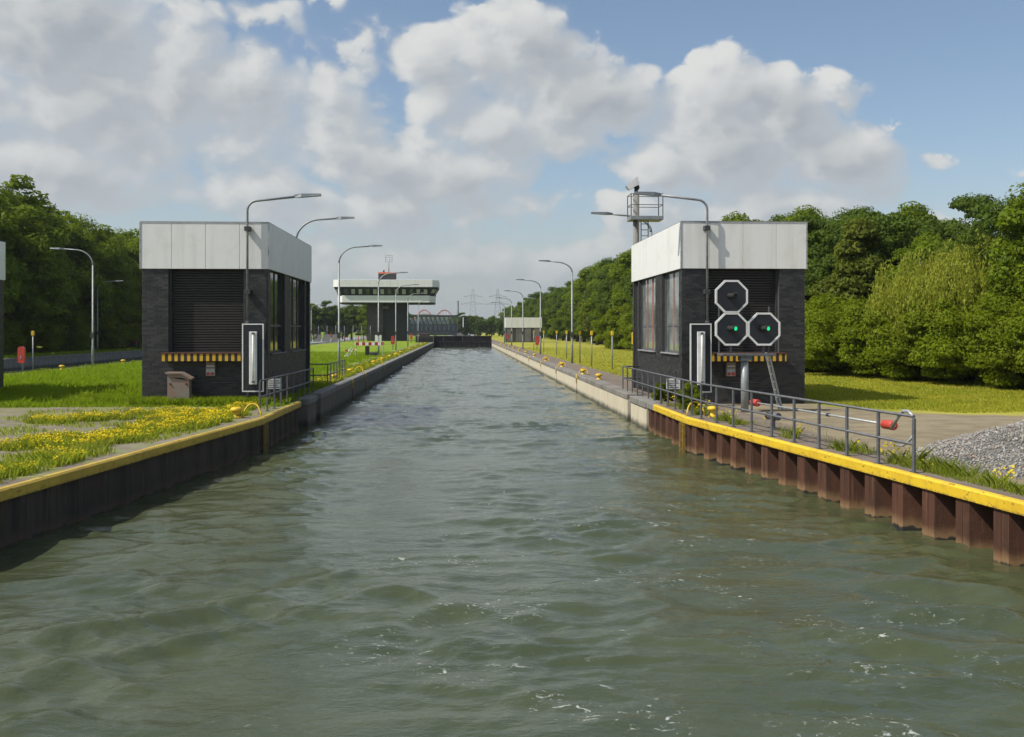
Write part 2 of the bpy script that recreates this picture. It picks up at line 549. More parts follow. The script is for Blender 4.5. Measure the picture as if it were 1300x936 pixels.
def dup(root, loc, rz=0.0, label=None, group=None, scale=None):
    r = root.copy()
    COL.objects.link(r)
    r.location = loc
    r.rotation_euler = (0, 0, rz)
    if scale:
        r.scale = scale
    if label:
        r['label'] = label
    if group:
        r['group'] = group
    for ch in list(root.children):
        c = ch.copy()
        COL.objects.link(c)
        c.parent = r
        for gch in list(ch.children):
            d = gch.copy()
            COL.objects.link(d)
            d.parent = c
    return r
def npmesh(name, verts, faces, mats, midx=None, smooth=False):
    """verts (n,3), faces (m,k) all of one size"""
    me = bpy.data.meshes.new(name)
    n, kf = faces.shape
    me.vertices.add(len(verts))
    me.vertices.foreach_set('co', np.ascontiguousarray(verts, dtype=np.float32).ravel())
    me.loops.add(n * kf)
    me.loops.foreach_set('vertex_index', np.ascontiguousarray(faces, dtype=np.int32).ravel())
    me.polygons.add(n)
    me.polygons.foreach_set('loop_start', np.arange(0, n * kf, kf, dtype=np.int32))
    for x in mats:
        me.materials.append(MAT[x])
    if midx is not None:
        me.polygons.foreach_set('material_index', np.ascontiguousarray(midx, dtype=np.int32))
    if smooth:
        me.polygons.foreach_set('use_smooth', np.ones(n, dtype=bool))
    me.update(calc_edges=True)
    me.validate()
    return me

# ------------------------------------------------------------------ setting: ground, water
ZG = 1.0
def right_edge(y):
    return 6.6 if y >= 29.4 else 6.55 + (29.4 - y) * .115
def left_edge(y):
    return -5.6 if y >= 29.7 else -5.7 - (29.7 - y) * .122

m, t, out = newmat('ground')
p = pos(t)
x_, y_, z_ = t.sep(p)
nb = t.noise(p, .35, 5, .6)
nm = t.noise(p, 1.4, 6, .65)
nf = t.noise(p, 22, 5, .7)
jit = t.math('MULTIPLY', t.math('SUBTRACT', nm, .5), 1.6)
xj = t.math('ADD', x_, jit)
yj = t.math('ADD', y_, t.math('MULTIPLY', jit, 1.6))
gl = t.mix(t.sstep(nb, .40, .60), (.14, .24, .010), (.25, .31, .022))
gr = t.mix(t.sstep(nb, .40, .60), (.26, .28, .03), (.40, .365, .06))
grass = t.mix(t.sstep(x_, -2, 2), gl, gr)
grass = t.mix(t.math('MULTIPLY', t.sstep(nf, .45, .75), .5), grass, (.10, .14, .02))
soil = t.mix(t.sstep(nm, .36, .66), (.25, .215, .165), (.17, .14, .105))
soil = t.mix(t.math('MULTIPLY', t.sstep(nf, .5, .8), .7), soil, (.34, .31, .26))
pave = t.mix(t.sstep(nm, .36, .66), (.29, .245, .16), (.22, .18, .115))
pave = t.mix(t.math('MULTIPLY', t.sstep(nf, .5, .8), .6), pave, (.36, .31, .22))
trk = t.noise(t.vmath('MULTIPLY', p, (.35, 2.2, 1)), 1.0, 5, .65)
pave = t.mix(t.math('MULTIPLY', t.sstep(trk, .52, .66), .45), pave, (.15, .125, .09))
pave = t.mix(t.math('MULTIPLY', t.sstep(t.noise(p, 4.5, 6, .75), .60, .70), .5), pave, (.12, .14, .04))
# paved yard before the right-hand house, quay paths, bare gravelly ground on the left
yard = t.sstep(t.math('SUBTRACT', yj, t.math('MULTIPLY_ADD', t.math('POWER', 2.718, t.math('MULTIPLY', t.math('SUBTRACT', x_, 12.0), -.62)), 5.6, 29.6)), .4, -.4)
yard = t.math('MULTIPLY', yard, t.math('GREATER_THAN', x_, 5.0))
front = t.math('MULTIPLY', t.sstep(xj, 12.6, 11.8), t.math('MULTIPLY', t.math('GREATER_THAN', x_, 5.0), t.sstep(yj, 36.5, 35.5)))
yard = t.math('MAXIMUM', yard, front)
pathr = t.math('MULTIPLY', t.math('GREATER_THAN', x_, 5.0), t.sstep(t.math('ADD', x_, t.math('MULTIPLY', jit, .35)), 9.0, 8.7))
left_bare = t.math('MULTIPLY', t.math('LESS_THAN', x_, -2.0), t.sstep(yj, 35.4, 34.2))
weedy = t.sstep(t.noise(t.vmath('MULTIPLY', p, (1, 1.6, 1)), .8, 6, .65), .47, .56)
left_bare = t.math('MULTIPLY', left_bare, t.math('SUBTRACT', 1.0, t.math('MULTIPLY', weedy, .4)))
pathl = t.math('MULTIPLY', t.sstep(t.math('ABSOLUTE', t.math('ADD', xj, 7.5)), .8, .35), t.sstep(y_, 44, 47))
pathl = t.math('MULTIPLY', pathl, .8)
edge = t.math('MULTIPLY', t.sstep(t.math('ABSOLUTE', t.math('ADD', x_, 33.2)), 7.9, 7.4), 1.0)
col = t.mix(yard, grass, pave)
col = t.mix(pathr, col, t.mix(.45, soil, (.16, .125, .105)))
col = t.mix(t.math('MAXIMUM', left_bare, pathl), col, soil)
col = t.mix(edge, col, soil)
principled(t, out, col, .95, 0, (t.noise(p, 9, 6, .7), .6, .06), .2)

def strip(mb, ea, eb, ys):
    vs = []
    for y in ys:
        a = ea(y) if callable(ea) else ea
        b = eb(y) if callable(eb) else eb
        vs += [(a, y, 0), (b, y, 0)]
    mb._add(vs, [(2 * i, 2 * i + 1, 2 * i + 3, 2 * i + 2) for i in range(len(ys) - 1)])
mb = MB()
YS = [-70, -20, 0, 10, 20, 29.39, 29.41, 29.69, 29.71, 35.9, 36.1, 36.9, 37.1, 40, 80, 140, 214, 400, 900, 3500]
strip(mb, lambda y: right_edge(y) + (.22 if y > 36 else .05), 4000.0, YS)
strip(mb, -26.3 + .22, lambda y: left_edge(y) - (.22 if y > 37 else .12), YS)
strip(mb, -4000.0, -40.1 - .22, YS)
tag(mb.build('ground', 'ground', None, (0, 0, ZG - .012)), None, None, None, 'structure')

# water: real waves near the camera, calmer and coarser beyond
def vnoise(x, y, seed):
    rs = np.random.RandomState(seed)
    G = rs.rand(256, 256) * 2 * np.pi
    xi, yi = np.floor(x).astype(int), np.floor(y).astype(int)
    xf, yf = x - xi, y - yi
    def gr(ix, iy, fx, fy):
        a = G[ix & 255, iy & 255]
        return np.cos(a) * fx + np.sin(a) * fy
    u = xf ** 3 * (xf * (xf * 6 - 15) + 10)
    v = yf ** 3 * (yf * (yf * 6 - 15) + 10)
    a = gr(xi, yi, xf, yf) * (1 - u) + gr(xi + 1, yi, xf - 1, yf) * u
    b = gr(xi, yi + 1, xf, yf - 1) * (1 - u) + gr(xi + 1, yi + 1, xf - 1, yf - 1) * u
    return a * (1 - v) + b * v
def water_grid(x0, x1, ys, nx, amp):
    xs = np.linspace(x0, x1, nx)
    X, Y = np.meshgrid(xs, ys)
    wx = X + .8 * vnoise(X * .3, Y * .3, 91)
    wy = Y + .8 * vnoise(X * .3 + 40, Y * .3, 92)
    Z = .075 * vnoise(wx * .22, wy * .55, 1) + .068 * vnoise(wx * .5 + 9, wy * 1.1, 2) + .050 * vnoise(wx * 1.0, wy * 2.0, 3)
    rd = 1 - np.abs(vnoise(wx * .85 + 7, wy * 1.5, 4)) * 2
    Z += .034 * rd * np.clip(vnoise(X * .12, Y * .12, 8) * 2 + .7, .15, 1.5)
    Z += .032 * vnoise(wx * 2.0, wy * 3.4, 5) + .010 * vnoise(wx * 5, wy * 8, 6)
    # bow waves running out to the left-hand wall
    ph = (X * .70 - Y * .71) + .35 * vnoise(X * .5, Y * .5, 12)
    g1 = np.exp(-((X + 3.0) / 2.4) ** 2) * np.exp(-((Y - 12.2) / 2.6) ** 2)
    Z += .042 * g1 * (np.exp(1.1 * np.sin(ph * 5.2)) - 1.2) * .8
    g2 = np.exp(-((X - 5.6) / 2.0) ** 2) * np.exp(-((Y - 12.5) / 4) ** 2)
    Z += .07 * g2 * np.sin((X * .5 + Y * .86) * 4.2 + 1.8 * vnoise(X * .7, Y * .7, 13))
    turb = np.clip(vnoise(X * .35 + 3, Y * .2, 21) * 1.5 + .7, 0.2, 1.5)
    Z *= amp * turb * 1.3
    V = np.stack([X, Y, Z], -1).reshape(-1, 3)
    ny = len(ys)
    i = np.arange(ny - 1)[:, None] * nx + np.arange(nx - 1)[None, :]
    F = np.stack([i, i + 1, i + nx + 1, i + nx], -1).reshape(-1, 4)
    return V, F
m, t, out = newmat('canal_water')
p = pos(t)
x_, y_, z_ = t.sep(p)
sc = t.vmath('MULTIPLY', p, (1.0, 1.7, 1.0))
h = t.math('ADD', t.math('MULTIPLY', t.noise(sc, 6.0, 5, .6, .4), .55), t.math('MULTIPLY', t.noise(sc, 1.7, 4, .55, .6), 1.0))
patch = t.noise(t.vmath('MULTIPLY', p, (.5, .9, 1)), .55, 4, .6)
body = t.mix(t.sstep(patch, .35, .65), (.050, .063, .029), (.064, .077, .036))
# broken flecks of foam in the wake
fm = t.noise(t.vmath('MULTIPLY', p, (1, 1.5, 1)), 7.0, 6, .75, .8)
wk = t.math('MULTIPLY', t.sstep(t.noise(p, .6, 4, .6), .50, .62), t.sstep(y_, 30, 14))
fo = t.math('MULTIPLY', t.sstep(fm, .582, .65), t.math('MULTIPLY', wk, t.sstep(t.math('ABSOLUTE', t.math('SUBTRACT', x_, 2.2)), 5.2, 2.2)))
col = t.mix(t.math('MULTIPLY', fo, .8), body, (.62, .64, .60))
pr = principled(t, out, col, t.lin(fo, 0, 1, .055, .6), 0, (h, .62, .038))
pr.inputs['IOR'].default_value = 1.42
ysn = np.concatenate([np.arange(3.0, 9, .2), 9 * (1 + .0047) ** np.arange(0, 690), ])
ysn = ysn[ysn < 219]
ysn = np.append(ysn, 219.0)
V, F = water_grid(-8.3, 9.6, ysn, 420, 1.0)
tag(link('water', npmesh('water', V, F, ['canal_water'], smooth=True)), None, None, None, 'structure')
mb = MB()
for a, b, c, d in ((-14.5, 16.5, -70, 3.0), (-200, 200, -400, -70), (-26.5, -5.4, 219, 219.5), (-5.6, 6.6, 219, 3500), (-40.3, -26.1, -70, 3500), (-14.5, -8.3, 3.0, 12), (9.6, 14, 3.0, 9)):
    mb._add([(a, c, -.004), (b, c, -.004), (b, d, -.004), (a, d, -.004)], [(0, 1, 2, 3)])
tag(mb.build('canal_water', 'canal_water'), None, None, None, 'structure')

# ------------------------------------------------------------------ lock walls (concrete panels, joints, ladder slots, copings)
def lock_wall(label, face, out_, y0, y1, step, mat, cop_mat, slots=(), group='lock chamber walls', y_off=0.0):
    """face: x of the wall face; out_: direction from the wall to the water (+1/-1)"""
    th = thing('lock_wall', label, 'wall', (face, y0, 0), 0, group)
    ys = []
    y = y0
    while y < y1 - .5:
        ys.append((y, min(y + step, y1)))
        y += step
    cache = {}
    for a, b in ys:
        L = round(b - a, 3)
        cut = tuple(round(s - a, 2) for s in slots if a <= s < b)
        key = (L, cut)
        if key not in cache:
            mb = MB()
            segs, c = [], .012
            for s in cut:
                segs.append((c, s - .22))
                c = s + .22
            segs.append((c, L - .012))
            for u, v in segs:
                mb.box((0, u, -1.6), (-out_ * .55, v, .80), .01)
            mb.box((-out_ * .30, 0, -1.6), (-out_ * .56, L, .79))
            cp = MB()
            for u, v in segs:
                cp.box((out_ * .03, u, .803), (-out_ * .56, v, 1.02), .02)
            cache[key] = (mb, cp)
            w = mb.build('wall_panel', mat, th, (0, a - y0, 0))
            c_ = cp.build('coping', cop_mat, th, (0, a - y0, 0))
            cache[key] = (w.data, c_.data)
        else:
            link('wall_panel', cache[key][0], th, (0, a - y0, 0))
            link('coping', cache[key][1], th, (0, a - y0, 0))
    lad = None
    for s in slots:
        if lad is None:
            mb = MB()
            for dy in (-.19, .19):
                mb.box((-out_ * .16, dy - .02, -1.2), (-out_ * .20, dy + .02, .96))
            for i in range(7):
                mb.box((-out_ * .165, -.19, -.8 + i * .26), (-out_ * .195, .19, -.77 + i * .26))
            lad = mb.build('ladder', 'steel_grey', th, (0, s - y0, 0))
            mb = MB()
            mb.box((out_ * .035, -.21, .55), (-out_ * .02, .21, 1.035), .015)
            lp = mb.build('ladder_head', 'yellow_paint', lad)
        else:
            l2 = link('ladder', lad.data, th, (0, s - y0, 0))
            link('ladder_head', lp.data, l2)
    return th
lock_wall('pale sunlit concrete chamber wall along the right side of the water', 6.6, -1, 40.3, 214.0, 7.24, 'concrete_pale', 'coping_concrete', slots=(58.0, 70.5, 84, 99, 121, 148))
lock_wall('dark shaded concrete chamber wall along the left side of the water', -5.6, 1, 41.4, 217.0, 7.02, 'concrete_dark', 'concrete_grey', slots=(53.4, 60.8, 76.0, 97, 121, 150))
lock_wall('far concrete wall of the second chamber beyond the left grass', -40.1, 1, 40.0, 260.0, 10.0, 'concrete_grey', 'coping_concrete', slots=(86.0,))
lock_wall('hidden concrete wall edge at the far side of the left grass island', -26.3, -1, 40.0, 230.0, 10.0, 'concrete_grey', 'coping_concrete')

def stub_wall(label, face, out_, y0, y1, mat):
    th = thing('wall_pier', label, 'wall', (face, y0, 0), 0, None)
    L = y1 - y0
    n = max(1, round(L / 1.1))
    for i in range(n):
        MB().box((0, L * i / n + .01, -1.6), (-out_ * .6, L * (i + 1) / n - .01, .78), .012).build('wall_panel', mat, th)
    MB().box((out_ * .05, 0, .785), (-out_ * .6, L, 1.02), .02).build('coping', 'concrete_grey', th)
    MB().box((-out_ * .32, L, -1.6), (-out_ * .6, L + .98, .99)).build('slot_back', 'gate_black', th)
    return th
stub_wall('short pale concrete wall pier between the rusty piles and the right chamber wall', 6.57, -1, 36.0, 39.3, 'concrete_pale')
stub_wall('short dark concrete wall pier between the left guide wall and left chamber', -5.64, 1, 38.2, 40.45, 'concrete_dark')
tag(MB().box((-5.98, 36.95, -1.6), (-6.3, 38.19, .99)).build('slot_wall', 'gate_black'), 'black recessed slot in the left quay between yellow coping and concrete pier', 'wall')

# ------------------------------------------------------------------ sheet pile guide walls with yellow copings
def pile_mesh(depth, pitch):
    c = [(0, -depth), (.19, -depth), (.31, 0), (.68, 0), (.80, -depth), (pitch, -depth)]
    mb = MB()
    th = .03
    n = len(c)
    top, bot = .85, -1.6
    vs = []
    for z in (bot, top):
        for x, y in c:
            vs.append((x, y, z))
        for x, y in c:
            vs.append((x, y - th, z))
    fs = []
    for i in range(n - 1):
        fs.append((i, i + 1, 2 * n + i + 1, 2 * n + i))
        fs.append((n + i + 1, n + i, 3 * n + i, 3 * n + i + 1))
        fs.append((2 * n + i, 2 * n + i + 1, 3 * n + i + 1, 3 * n + i))
    mb._add(vs, fs)
    # interlock seams on the front pan
    mb.box((.49, 0, bot), (.50, .006, top - .04))
    return mb
def guide_wall(label, pts, flip, depth, pile_mat, cop_mat, beam_w=.12, skip_beam=0.0):
    """pts: plan polyline of the coping face; flip: +1 when the canal lies left of the direction of travel"""
    P0 = Vector((*pts[0], 0))
    th = thing('guide_wall', label, 'wall', P0, 0, None)
    pm = None
    pitch = .985
    bl = 3.94
    for (a, b) in zip(pts[:-1], pts[1:]):
        A, B = Vector((*a, 0)), Vector((*b, 0))
        d = (B - A)
        L = d.length
        d.normalize()
        nrm = Vector((-d.y, d.x, 0)) * flip
        # local frame: +x along, +y towards the canal
        if flip < 0:
            O, dd = B, -d
        else:
            O, dd = A, d
        rz = math.atan2(dd.y, dd.x)
        n = int(math.ceil(L / pitch))
        for i in range(n):
            u = i * pitch if flip > 0 else L - (i + 1) * pitch
            loc = O + dd * u - nrm * .05 - P0
            if pm is None:
                pm = pile_mesh(depth, pitch).build('sheet_pile', pile_mat, th, loc, rz).data
            else:
                link('sheet_pile', pm, th, loc, rz)
        s = skip_beam
        i = 0
        while s < L - .05:
            e = min(s + bl, L)
            u = s if flip > 0 else L - e
            loc = O + dd * u - P0
            w = e - s
            dz = random.uniform(-.004, .004)
            mb = MB()
            prof = [(0, .825), (.004, .99), (-.035, 1.022), (-beam_w, 1.024), (-beam_w, .825)]
            vs = [(x, y, z + dz) for x in (.004, w - .004) for y, z in prof]
            k5 = len(prof)
            fs = [tuple(range(k5))[::-1], tuple(range(k5, 2 * k5))] + [(j, (j + 1) % k5, k5 + (j + 1) % k5, k5 + j) for j in range(k5)]
            mb._add(vs, fs)
            mb.build('coping_beam', cop_mat, th, loc, rz)
            s = e
        if skip_beam:
            u = 0 if flip > 0 else L - skip_beam
            mb = MB()
            mb.box((0, 0, .80), (skip_beam - .01, -.3, 1.015), .02)
            mb.build('coping_block', 'concrete_grey', th, O + dd * u - P0, rz)
        skip_beam = 0.0
    return th, pm
RB = (6.55, 29.4)
gw, _ = guide_wall('rusty sheet pile guide wall with bright yellow coping at lower right', [(6.55, 36.0), RB, (6.55 + 45 * .115, 29.4 - 45)], -1, .40, 'rust_steel', 'yellow_paint', skip_beam=1.4)
LB = (-5.7, 29.7)
gw2, _ = guide_wall('dark shaded guide wall with dull yellow coping at lower left', [(-5.68, 36.9), LB, (-5.7 - 45 * .122, 29.7 - 45)], 1, .07, 'rust_steel_shaded', 'yellow_dull')
def pile_ladder(parent, x, y, out_, rz, mat):
    mb = MB()
    for dx in (-.17, .17):
        mb.box((dx - .035, -.02, -1.0), (dx + .035, .05, .82))
    ld = mb.build('ladder', mat, parent, Vector((x, y, 0)) - parent.location, rz)
    r = MB()
    for i in range(6):
        r.box((-.134, .0, -.75 + i * .26), (.134, .03, -.71 + i * .26))
    r.build('rung', 'steel_grey', ld)
pile_ladder(gw, 6.51, 29.75, -1, R(-90) + math.pi, 'yellow_paint')
pile_ladder(gw2, -5.66, 30.05, 1, R(-90), 'yellow_dull')

# ------------------------------------------------------------------ railings
def railing(label, pts, spacing, h=1.0, mid=.5, w=.07, off=0.0, tilt=0.0):
    P0 = Vector((*pts[0], ZG))
    th = thing('railing', label, 'railing', P0)
    post = None
    total = []
    for a, b in zip(pts[:-1], pts[1:]):
        A, B = Vector((*a, 0)), Vector((*b, 0))
        L = (B - A).length
        n = max(1, round(L / spacing))
        rz = math.atan2(B.y - A.y, B.x - A.x)
        for i in range(n + (1 if b == pts[-1] else 0)):
            c = A.lerp(B, i / n)
            if post is None:
                mb = MB()
                mb.box((-w / 2, -.022, -.05), (w / 2, .022, h - .03), .004)
                mb.box((-.07, -.05, -.012), (.07, .05, .014))
                post = mb.build('post', 'steel_grey', th, (c.x - P0.x, c.y - P0.y, 0), rz).data
            else:
                link('post', post, th, (c.x - P0.x, c.y - P0.y, 0), rz)
    for nm, z in (('top_rail', h), ('middle_rail', mid)):
        mb = MB()
        q_ = [Vector((x - P0.x, y - P0.y, z)) for x, y in pts]
        mb.tube(q_, .028, 8)
        mb.build(nm, 'steel_grey', th)
    return th
rr = railing('long grey railing along the right yellow coping', [(8.15, 43.6), (6.95, 43.6), (6.95, 29.3), (8.13, 18.0)], 1.21)
rl = railing('grey railing on the left yellow coping below the black and white sign', [(-6.12, 31.6), (-6.02, 37.2), (-5.98, 42.0)], 1.12)
rl2 = railing('grey railing on the left quay just behind the left black house', [(-7.2, 47.0), (-6.05, 47.0), (-6.05, 54.0)], 1.1)

# ------------------------------------------------------------------ machine houses
def bricks(mb, u0, u1, z0, z1, holes, place, rs):
    """running bond; place(u, z) -> function giving a box for u-range, z-range"""
    ch, bl = .0833, .25
    zz = z0
    row = 0
    while zz < z1 - .03:
        zt = min(zz + ch - .012, z1)
        cuts = [(u0, u1)]
        for (a, b, c, d) in holes:
            if zt > c + .005 and zz < d - .005:
                nc = []
                for (p_, q_) in cuts:
                    if b <= p_ or a >= q_:
                        nc.append((p_, q_))
                    else:
                        if a > p_:
                            nc.append((p_, a))
                        if b < q_:
                            nc.append((b, q_))
                cuts = nc
        for (p_, q_) in cuts:
            x = p_ - (bl / 2 if row % 2 else 0)
            while x < q_ - .02:
                a, b = max(x, p_), min(x + bl - .012, q_)
                if b - a > .03:
                    place(mb, a, b, zz, zt, rs.uniform(.005, .014))
                x += bl
        zz += ch
        row += 1
def machine_house(label, lock_x, front_y, s, red, with_text=True):
    """lock_x: x of the face towards the lock; s: +1 when the house extends to +x from it"""
    Wd, Dp, H0, HB, HT = 4.32, 10.15, 1.0, 5.72, 7.32
    o = Vector((lock_x, front_y, H0))
    th = thing('machine_house', label, 'building', o, 0, 'black brick machine houses')
    def X(u):
        return s * u
    def bx(mb, u0, u1, v0, v1, z0, z1, ch=0.0):
        return mb.box((X(u0), v0, z0 - H0), (X(u1), v1, z1 - H0), ch)
    oa, ob = .80, 3.42           # shutter opening in the front
    wins = [(.50, 3.42, 2), (4.85, 8.45, 3)]
    zs = 2.73
    w = MB()
    # front wall
    bx(w, 0, oa, 0, .3, .6, HB)
    bx(w, ob, Wd, 0, .3, .6, HB)
    bx(w, oa, ob, 0, .3, .6, 2.73)
    # lock-side wall
    bx(w, 0, .3, .3, wins[0][0], .6, HB)
    bx(w, 0, .3, wins[0][1], wins[1][0], .6, HB)
    bx(w, 0, .3, wins[1][1], 8.75, .6, HB)
    bx(w, 0, .3, 9.75, Dp, .6, HB)
    for a, b, n in wins:
        bx(w, 0, .3, a, b, .6, zs)
    # other walls
    bx(w, .3, Wd, Dp - .3, Dp, .6, HB)
    bx(w, Wd - .3, Wd, .3, Dp - .3, .6, HB)
    w.build('wall', 'mortar_dark', th)
    bx(MB(), .31, Wd - .31, .42, Dp - .31, .7, HB - .01).build('inner_core', 'dark_void', th)
    rs = random.Random(3)
    b = MB()
    def pf(mb, a, c, z0, z1, d):
        mb.box((X(a), -d, z0 - H0), (X(c), .02, z1 - H0))
    bricks(b, 0, Wd, 1.0, HB, [(oa, ob, 2.72, 9)], pf, rs)
    def pl(mb, a, c, z0, z1, d):
        mb.box((X(-d), a, z0 - H0), (X(.02), c, z1 - H0))
    bricks(b, .016, Dp, 1.0, HB, [(wins[0][0], wins[0][1], zs, 9), (wins[1][0], wins[1][1], zs, 9), (8.75, 9.75, .9, 9)], pl, rs)
    def po(mb, a, c, z0, z1, d):
        mb.box((X(Wd - .02), a, z0 - H0), (X(Wd + d), c, z1 - H0))
    bricks(b, .016, Dp, 1.0, HB, [], po, rs)
    bo = b.build('brick', 'brick_black', th)
    bo['kind'] = 'stuff'
    # roller shutter: separate slats joined as one curtain
    sh = MB()
    z = 2.76
    while z < HB - .02:
        vs = [(X(oa), .30, z - H0), (X(ob), .30, z - H0), (X(ob), .262, z + .02 - H0), (X(oa), .262, z + .02 - H0), (X(ob), .262, z + .07 - H0), (X(oa), .262, z + .07 - H0), (X(ob), .30, z + .088 - H0), (X(oa), .30, z + .088 - H0)]
        sh._add(vs, [(0, 1, 2, 3), (3, 2, 4, 5), (5, 4, 6, 7)])
        z += .09
    so = sh.build('roller_shutter', 'shutter_brown', th)
    for u in (oa, ob - .07):
        bx(MB(), u, u + .07, .17, .30, 2.73, HB).build('guide_rail', 'frame_dark', so)
    lg = MB()
    bx(lg, oa - .10, ob + .10 if not red else ob + .1, -.50, .26, 2.48, 2.735, .01)
    lo = lg.build('loading_ledge', 'hazard_stripe', th)
    bx(MB(), oa - .12, ob + .12, -.52, .255, 2.737, 2.775).build('ledge_plate', 'rust_steel', lo)
    # fascia panels
    bx(MB(), .0, Wd, .0, Dp, HB, HT - .02).build('fascia_core', 'frame_dark', th)
    u = -.06
    for i, wd in enumerate((1.02, 1.17, 1.17, 1.08)):
        bx(MB(), u + .006, u + wd - .006, -.06, -.005, HB - .03, HT, .006).build('fascia_panel', 'fascia_white', th)
        u += wd
    n = 8
    for i in range(n):
        v0, v1 = -.003 + (Dp + .06) * i / n, -.003 + (Dp + .06) * (i + 1) / n
        bx(MB(), -.06, -.005, v0 + .006, v1 - .006, HB - .03, HT - .004, .006).build('fascia_panel', 'fascia_white', th)
        bx(MB(), Wd + .005, Wd + .06, v0 + .006, v1 - .006, HB - .03, HT - .004, .006).build('fascia_panel', 'fascia_white', th)
    bx(MB(), .0, Wd, Dp + .005, Dp + .06, HB - .03, HT - .006).build('fascia_panel', 'fascia_white', th)
    for u0, u1 in ((-.075, -.025), (Wd + .025, Wd + .075)):
        bx(MB(), u0, u1, -.075, -.0605, HB - .035, HT + .004).build('corner_trim', 'steel_pale', th)
    for u in (-.06, Wd + .06):
        mb = MB()
        for i in range(4):
            bx(mb, u - .012, u + .012, -.083, -.0755, HB + .15 + i * .4, HB + .175 + i * .4)
        mb.build('rivet', 'steel_grey', th)['kind'] = 'stuff'
    bx(MB(), -.068, Wd + .068, -.0685, -.0605, HT - .05, HT + .001).build('flashing', 'steel_pale', th)
    bx(MB(), -.05, Wd + .05, -.05, Dp + .05, HT - .015, HT + .02, .008).build('roof', 'roof_felt', th)
    # windows
    for a, b_, n in wins:
        fr = MB()
        fw = .07
        bx(fr, .08, .22, a, a + fw, zs, HB)
        bx(fr, .10, .22, b_ - fw, b_, zs, HB)
        bx(fr, .10, .22, a + fw, b_ - fw, zs, zs + fw)
        bx(fr, .10, .22, a + fw, b_ - fw, HB - fw, HB - .002)
        f = fr.build('window_frame', 'frame_dark' if not red else 'steel_grey', th)
        pw = (b_ - a - 2 * fw) / n
        gm = 'window_glass_pale' if red else 'window_glass'
        for i in range(n):
            v0 = a + fw + pw * i
            bx(MB(), .13, .15, v0 + .048, v0 + pw - .048, zs + fw + .005, zs + .95).build('pane', gm, f)
            bx(MB(), .13, .15, v0 + .048, v0 + pw - .048, zs + 1.03, HB - fw - .005).build('pane', gm, f)
            bx(MB(), .115, .21, v0 + .05, v0 + pw - .05, zs + .955, zs + 1.025).build('transom', 'steel_grey', f)
            if i:
                bx(MB(), .10, .20, v0 - .045, v0 + .045, zs + fw, HB - fw).build('mullion', 'mullion_red' if red else 'frame_dark', f)  # dark tone on the left house: shade put into the same red mullions
        bx(MB(), -.09, .12, a - .03, b_ + .03, zs - .05, zs - .001, .005).build('window_sill', 'steel_pale' if red else 'steel_grey', f)
    d = MB()
    bx(d, .12, .20, 8.752, 9.748, .99, 3.1)
    bx(d, .12, .20, 8.752, 9.748, 3.16, HB - .01)
    do = d.build('door', 'frame_dark', th)
    bx(MB(), .10, .121, 8.9, 9.6, 1.5, 2.9).build('pane', 'window_glass', do)
    bx(MB(), .075, .118, 8.82, 8.86, 1.95, 2.1).build('handle', 'steel_pale', do)
    return th
mh_r = machine_house('black brick machine house with white top behind the octagonal signal discs', 7.68, 35.2, 1, True)
mh_l = machine_house('black brick machine house with white top and shutter on the left quay', -6.75, 36.25, -1, False)
mh_3 = machine_house('partly visible machine house cut by the left picture edge', -23.85, 34.7, 1, False)

def notice_board(label, x, y):
    th = thing('notice_board', label, 'sign', (x, y, 1.0))
    MB().box((-.24, 0, .52), (.24, .025, .88), .004).build('board', 'paint_white', th)
    mb = MB()
    for i, wd in enumerate((.36, .40, .30, .38)):
        mb.box((-.20, -.004, .815 - i * .075), (-.20 + wd, -.0005, .785 - i * .075))
    mb.build('lettering', 'steel_grey', th)['kind'] = 'stuff'
    for dx in (-.16, .16):
        MB().box((dx - .018, .026, -.05), (dx + .018, .06, .86)).build('post', 'steel_grey', th)
notice_board('small white notice board with grey lines left of the right house corner', 7.33, 35.0)
notice_board('small white notice board with grey lines by the left house corner railing', -6.42, 35.75)

def control_panel(label, x, y):
    th = thing('control_box', label, 'control box', (x, y, 1.95))
    MB().box((-.16, -.16, 0), (.16, 0, .5), .012).build('case', 'cabinet_paint', th)
    MB().box((-.145, -.172, .02), (.145, -.16, .26)).build('plate', 'steel_pale', th)
    MB().box((-.13, -.175, .34), (.13, -.161, .37)).build('slot', 'paint_white', th)
    for dx in (-.075, .07):
        MB().cyl((dx, -.17, .09), (dx, -.205, .09), .055, 10).build('button', 'red_paint', th)
    MB().tube([(.0, -.03, -.22), (1.05, -.03, -.22)], .012, 6).build('conduit', 'steel_grey', th)
control_panel('grey control box with red buttons below the left striped ledge', -8.68, 36.22)
control_panel('grey control box with red buttons below the right striped ledge', 9.35, 35.17)

# cabinet leaning slightly on the left house
th = thing('utility_cabinet', 'weathered grey metal cabinet with rust patch before the left house wall', 'cabinet', (-9.6, 35.55, 1.0), R(4))
mb = MB()
mb.hexa([(-.36, -.22, -.05), (.36, -.22, -.05), (.36, .22, -.05), (-.36, .22, -.05)], [(-.36, -.22, .95), (.36, -.22, .83), (.36, .22, .83), (-.36, .22, .95)])
mb.build('case', 'cabinet_paint', th)
mb = MB()
mb.hexa([(-.42, -.28, 1.06), (.10, -.28, 1.06), (.10, .26, 1.06), (-.42, .26, 1.06)], [(-.42, -.28, 1.12), (.10, -.28, 1.12), (.10, .26, 1.12), (-.42, .26, 1.12)])
mb.hexa([(.105, -.28, 1.06), (.44, -.28, .86), (.44, .26, .86), (.105, .26, 1.06)], [(.105, -.28, 1.12), (.46, -.28, .92), (.46, .26, .92), (.105, .26, 1.12)])
mb.build('lid', 'cabinet_paint', th)
mb = MB()
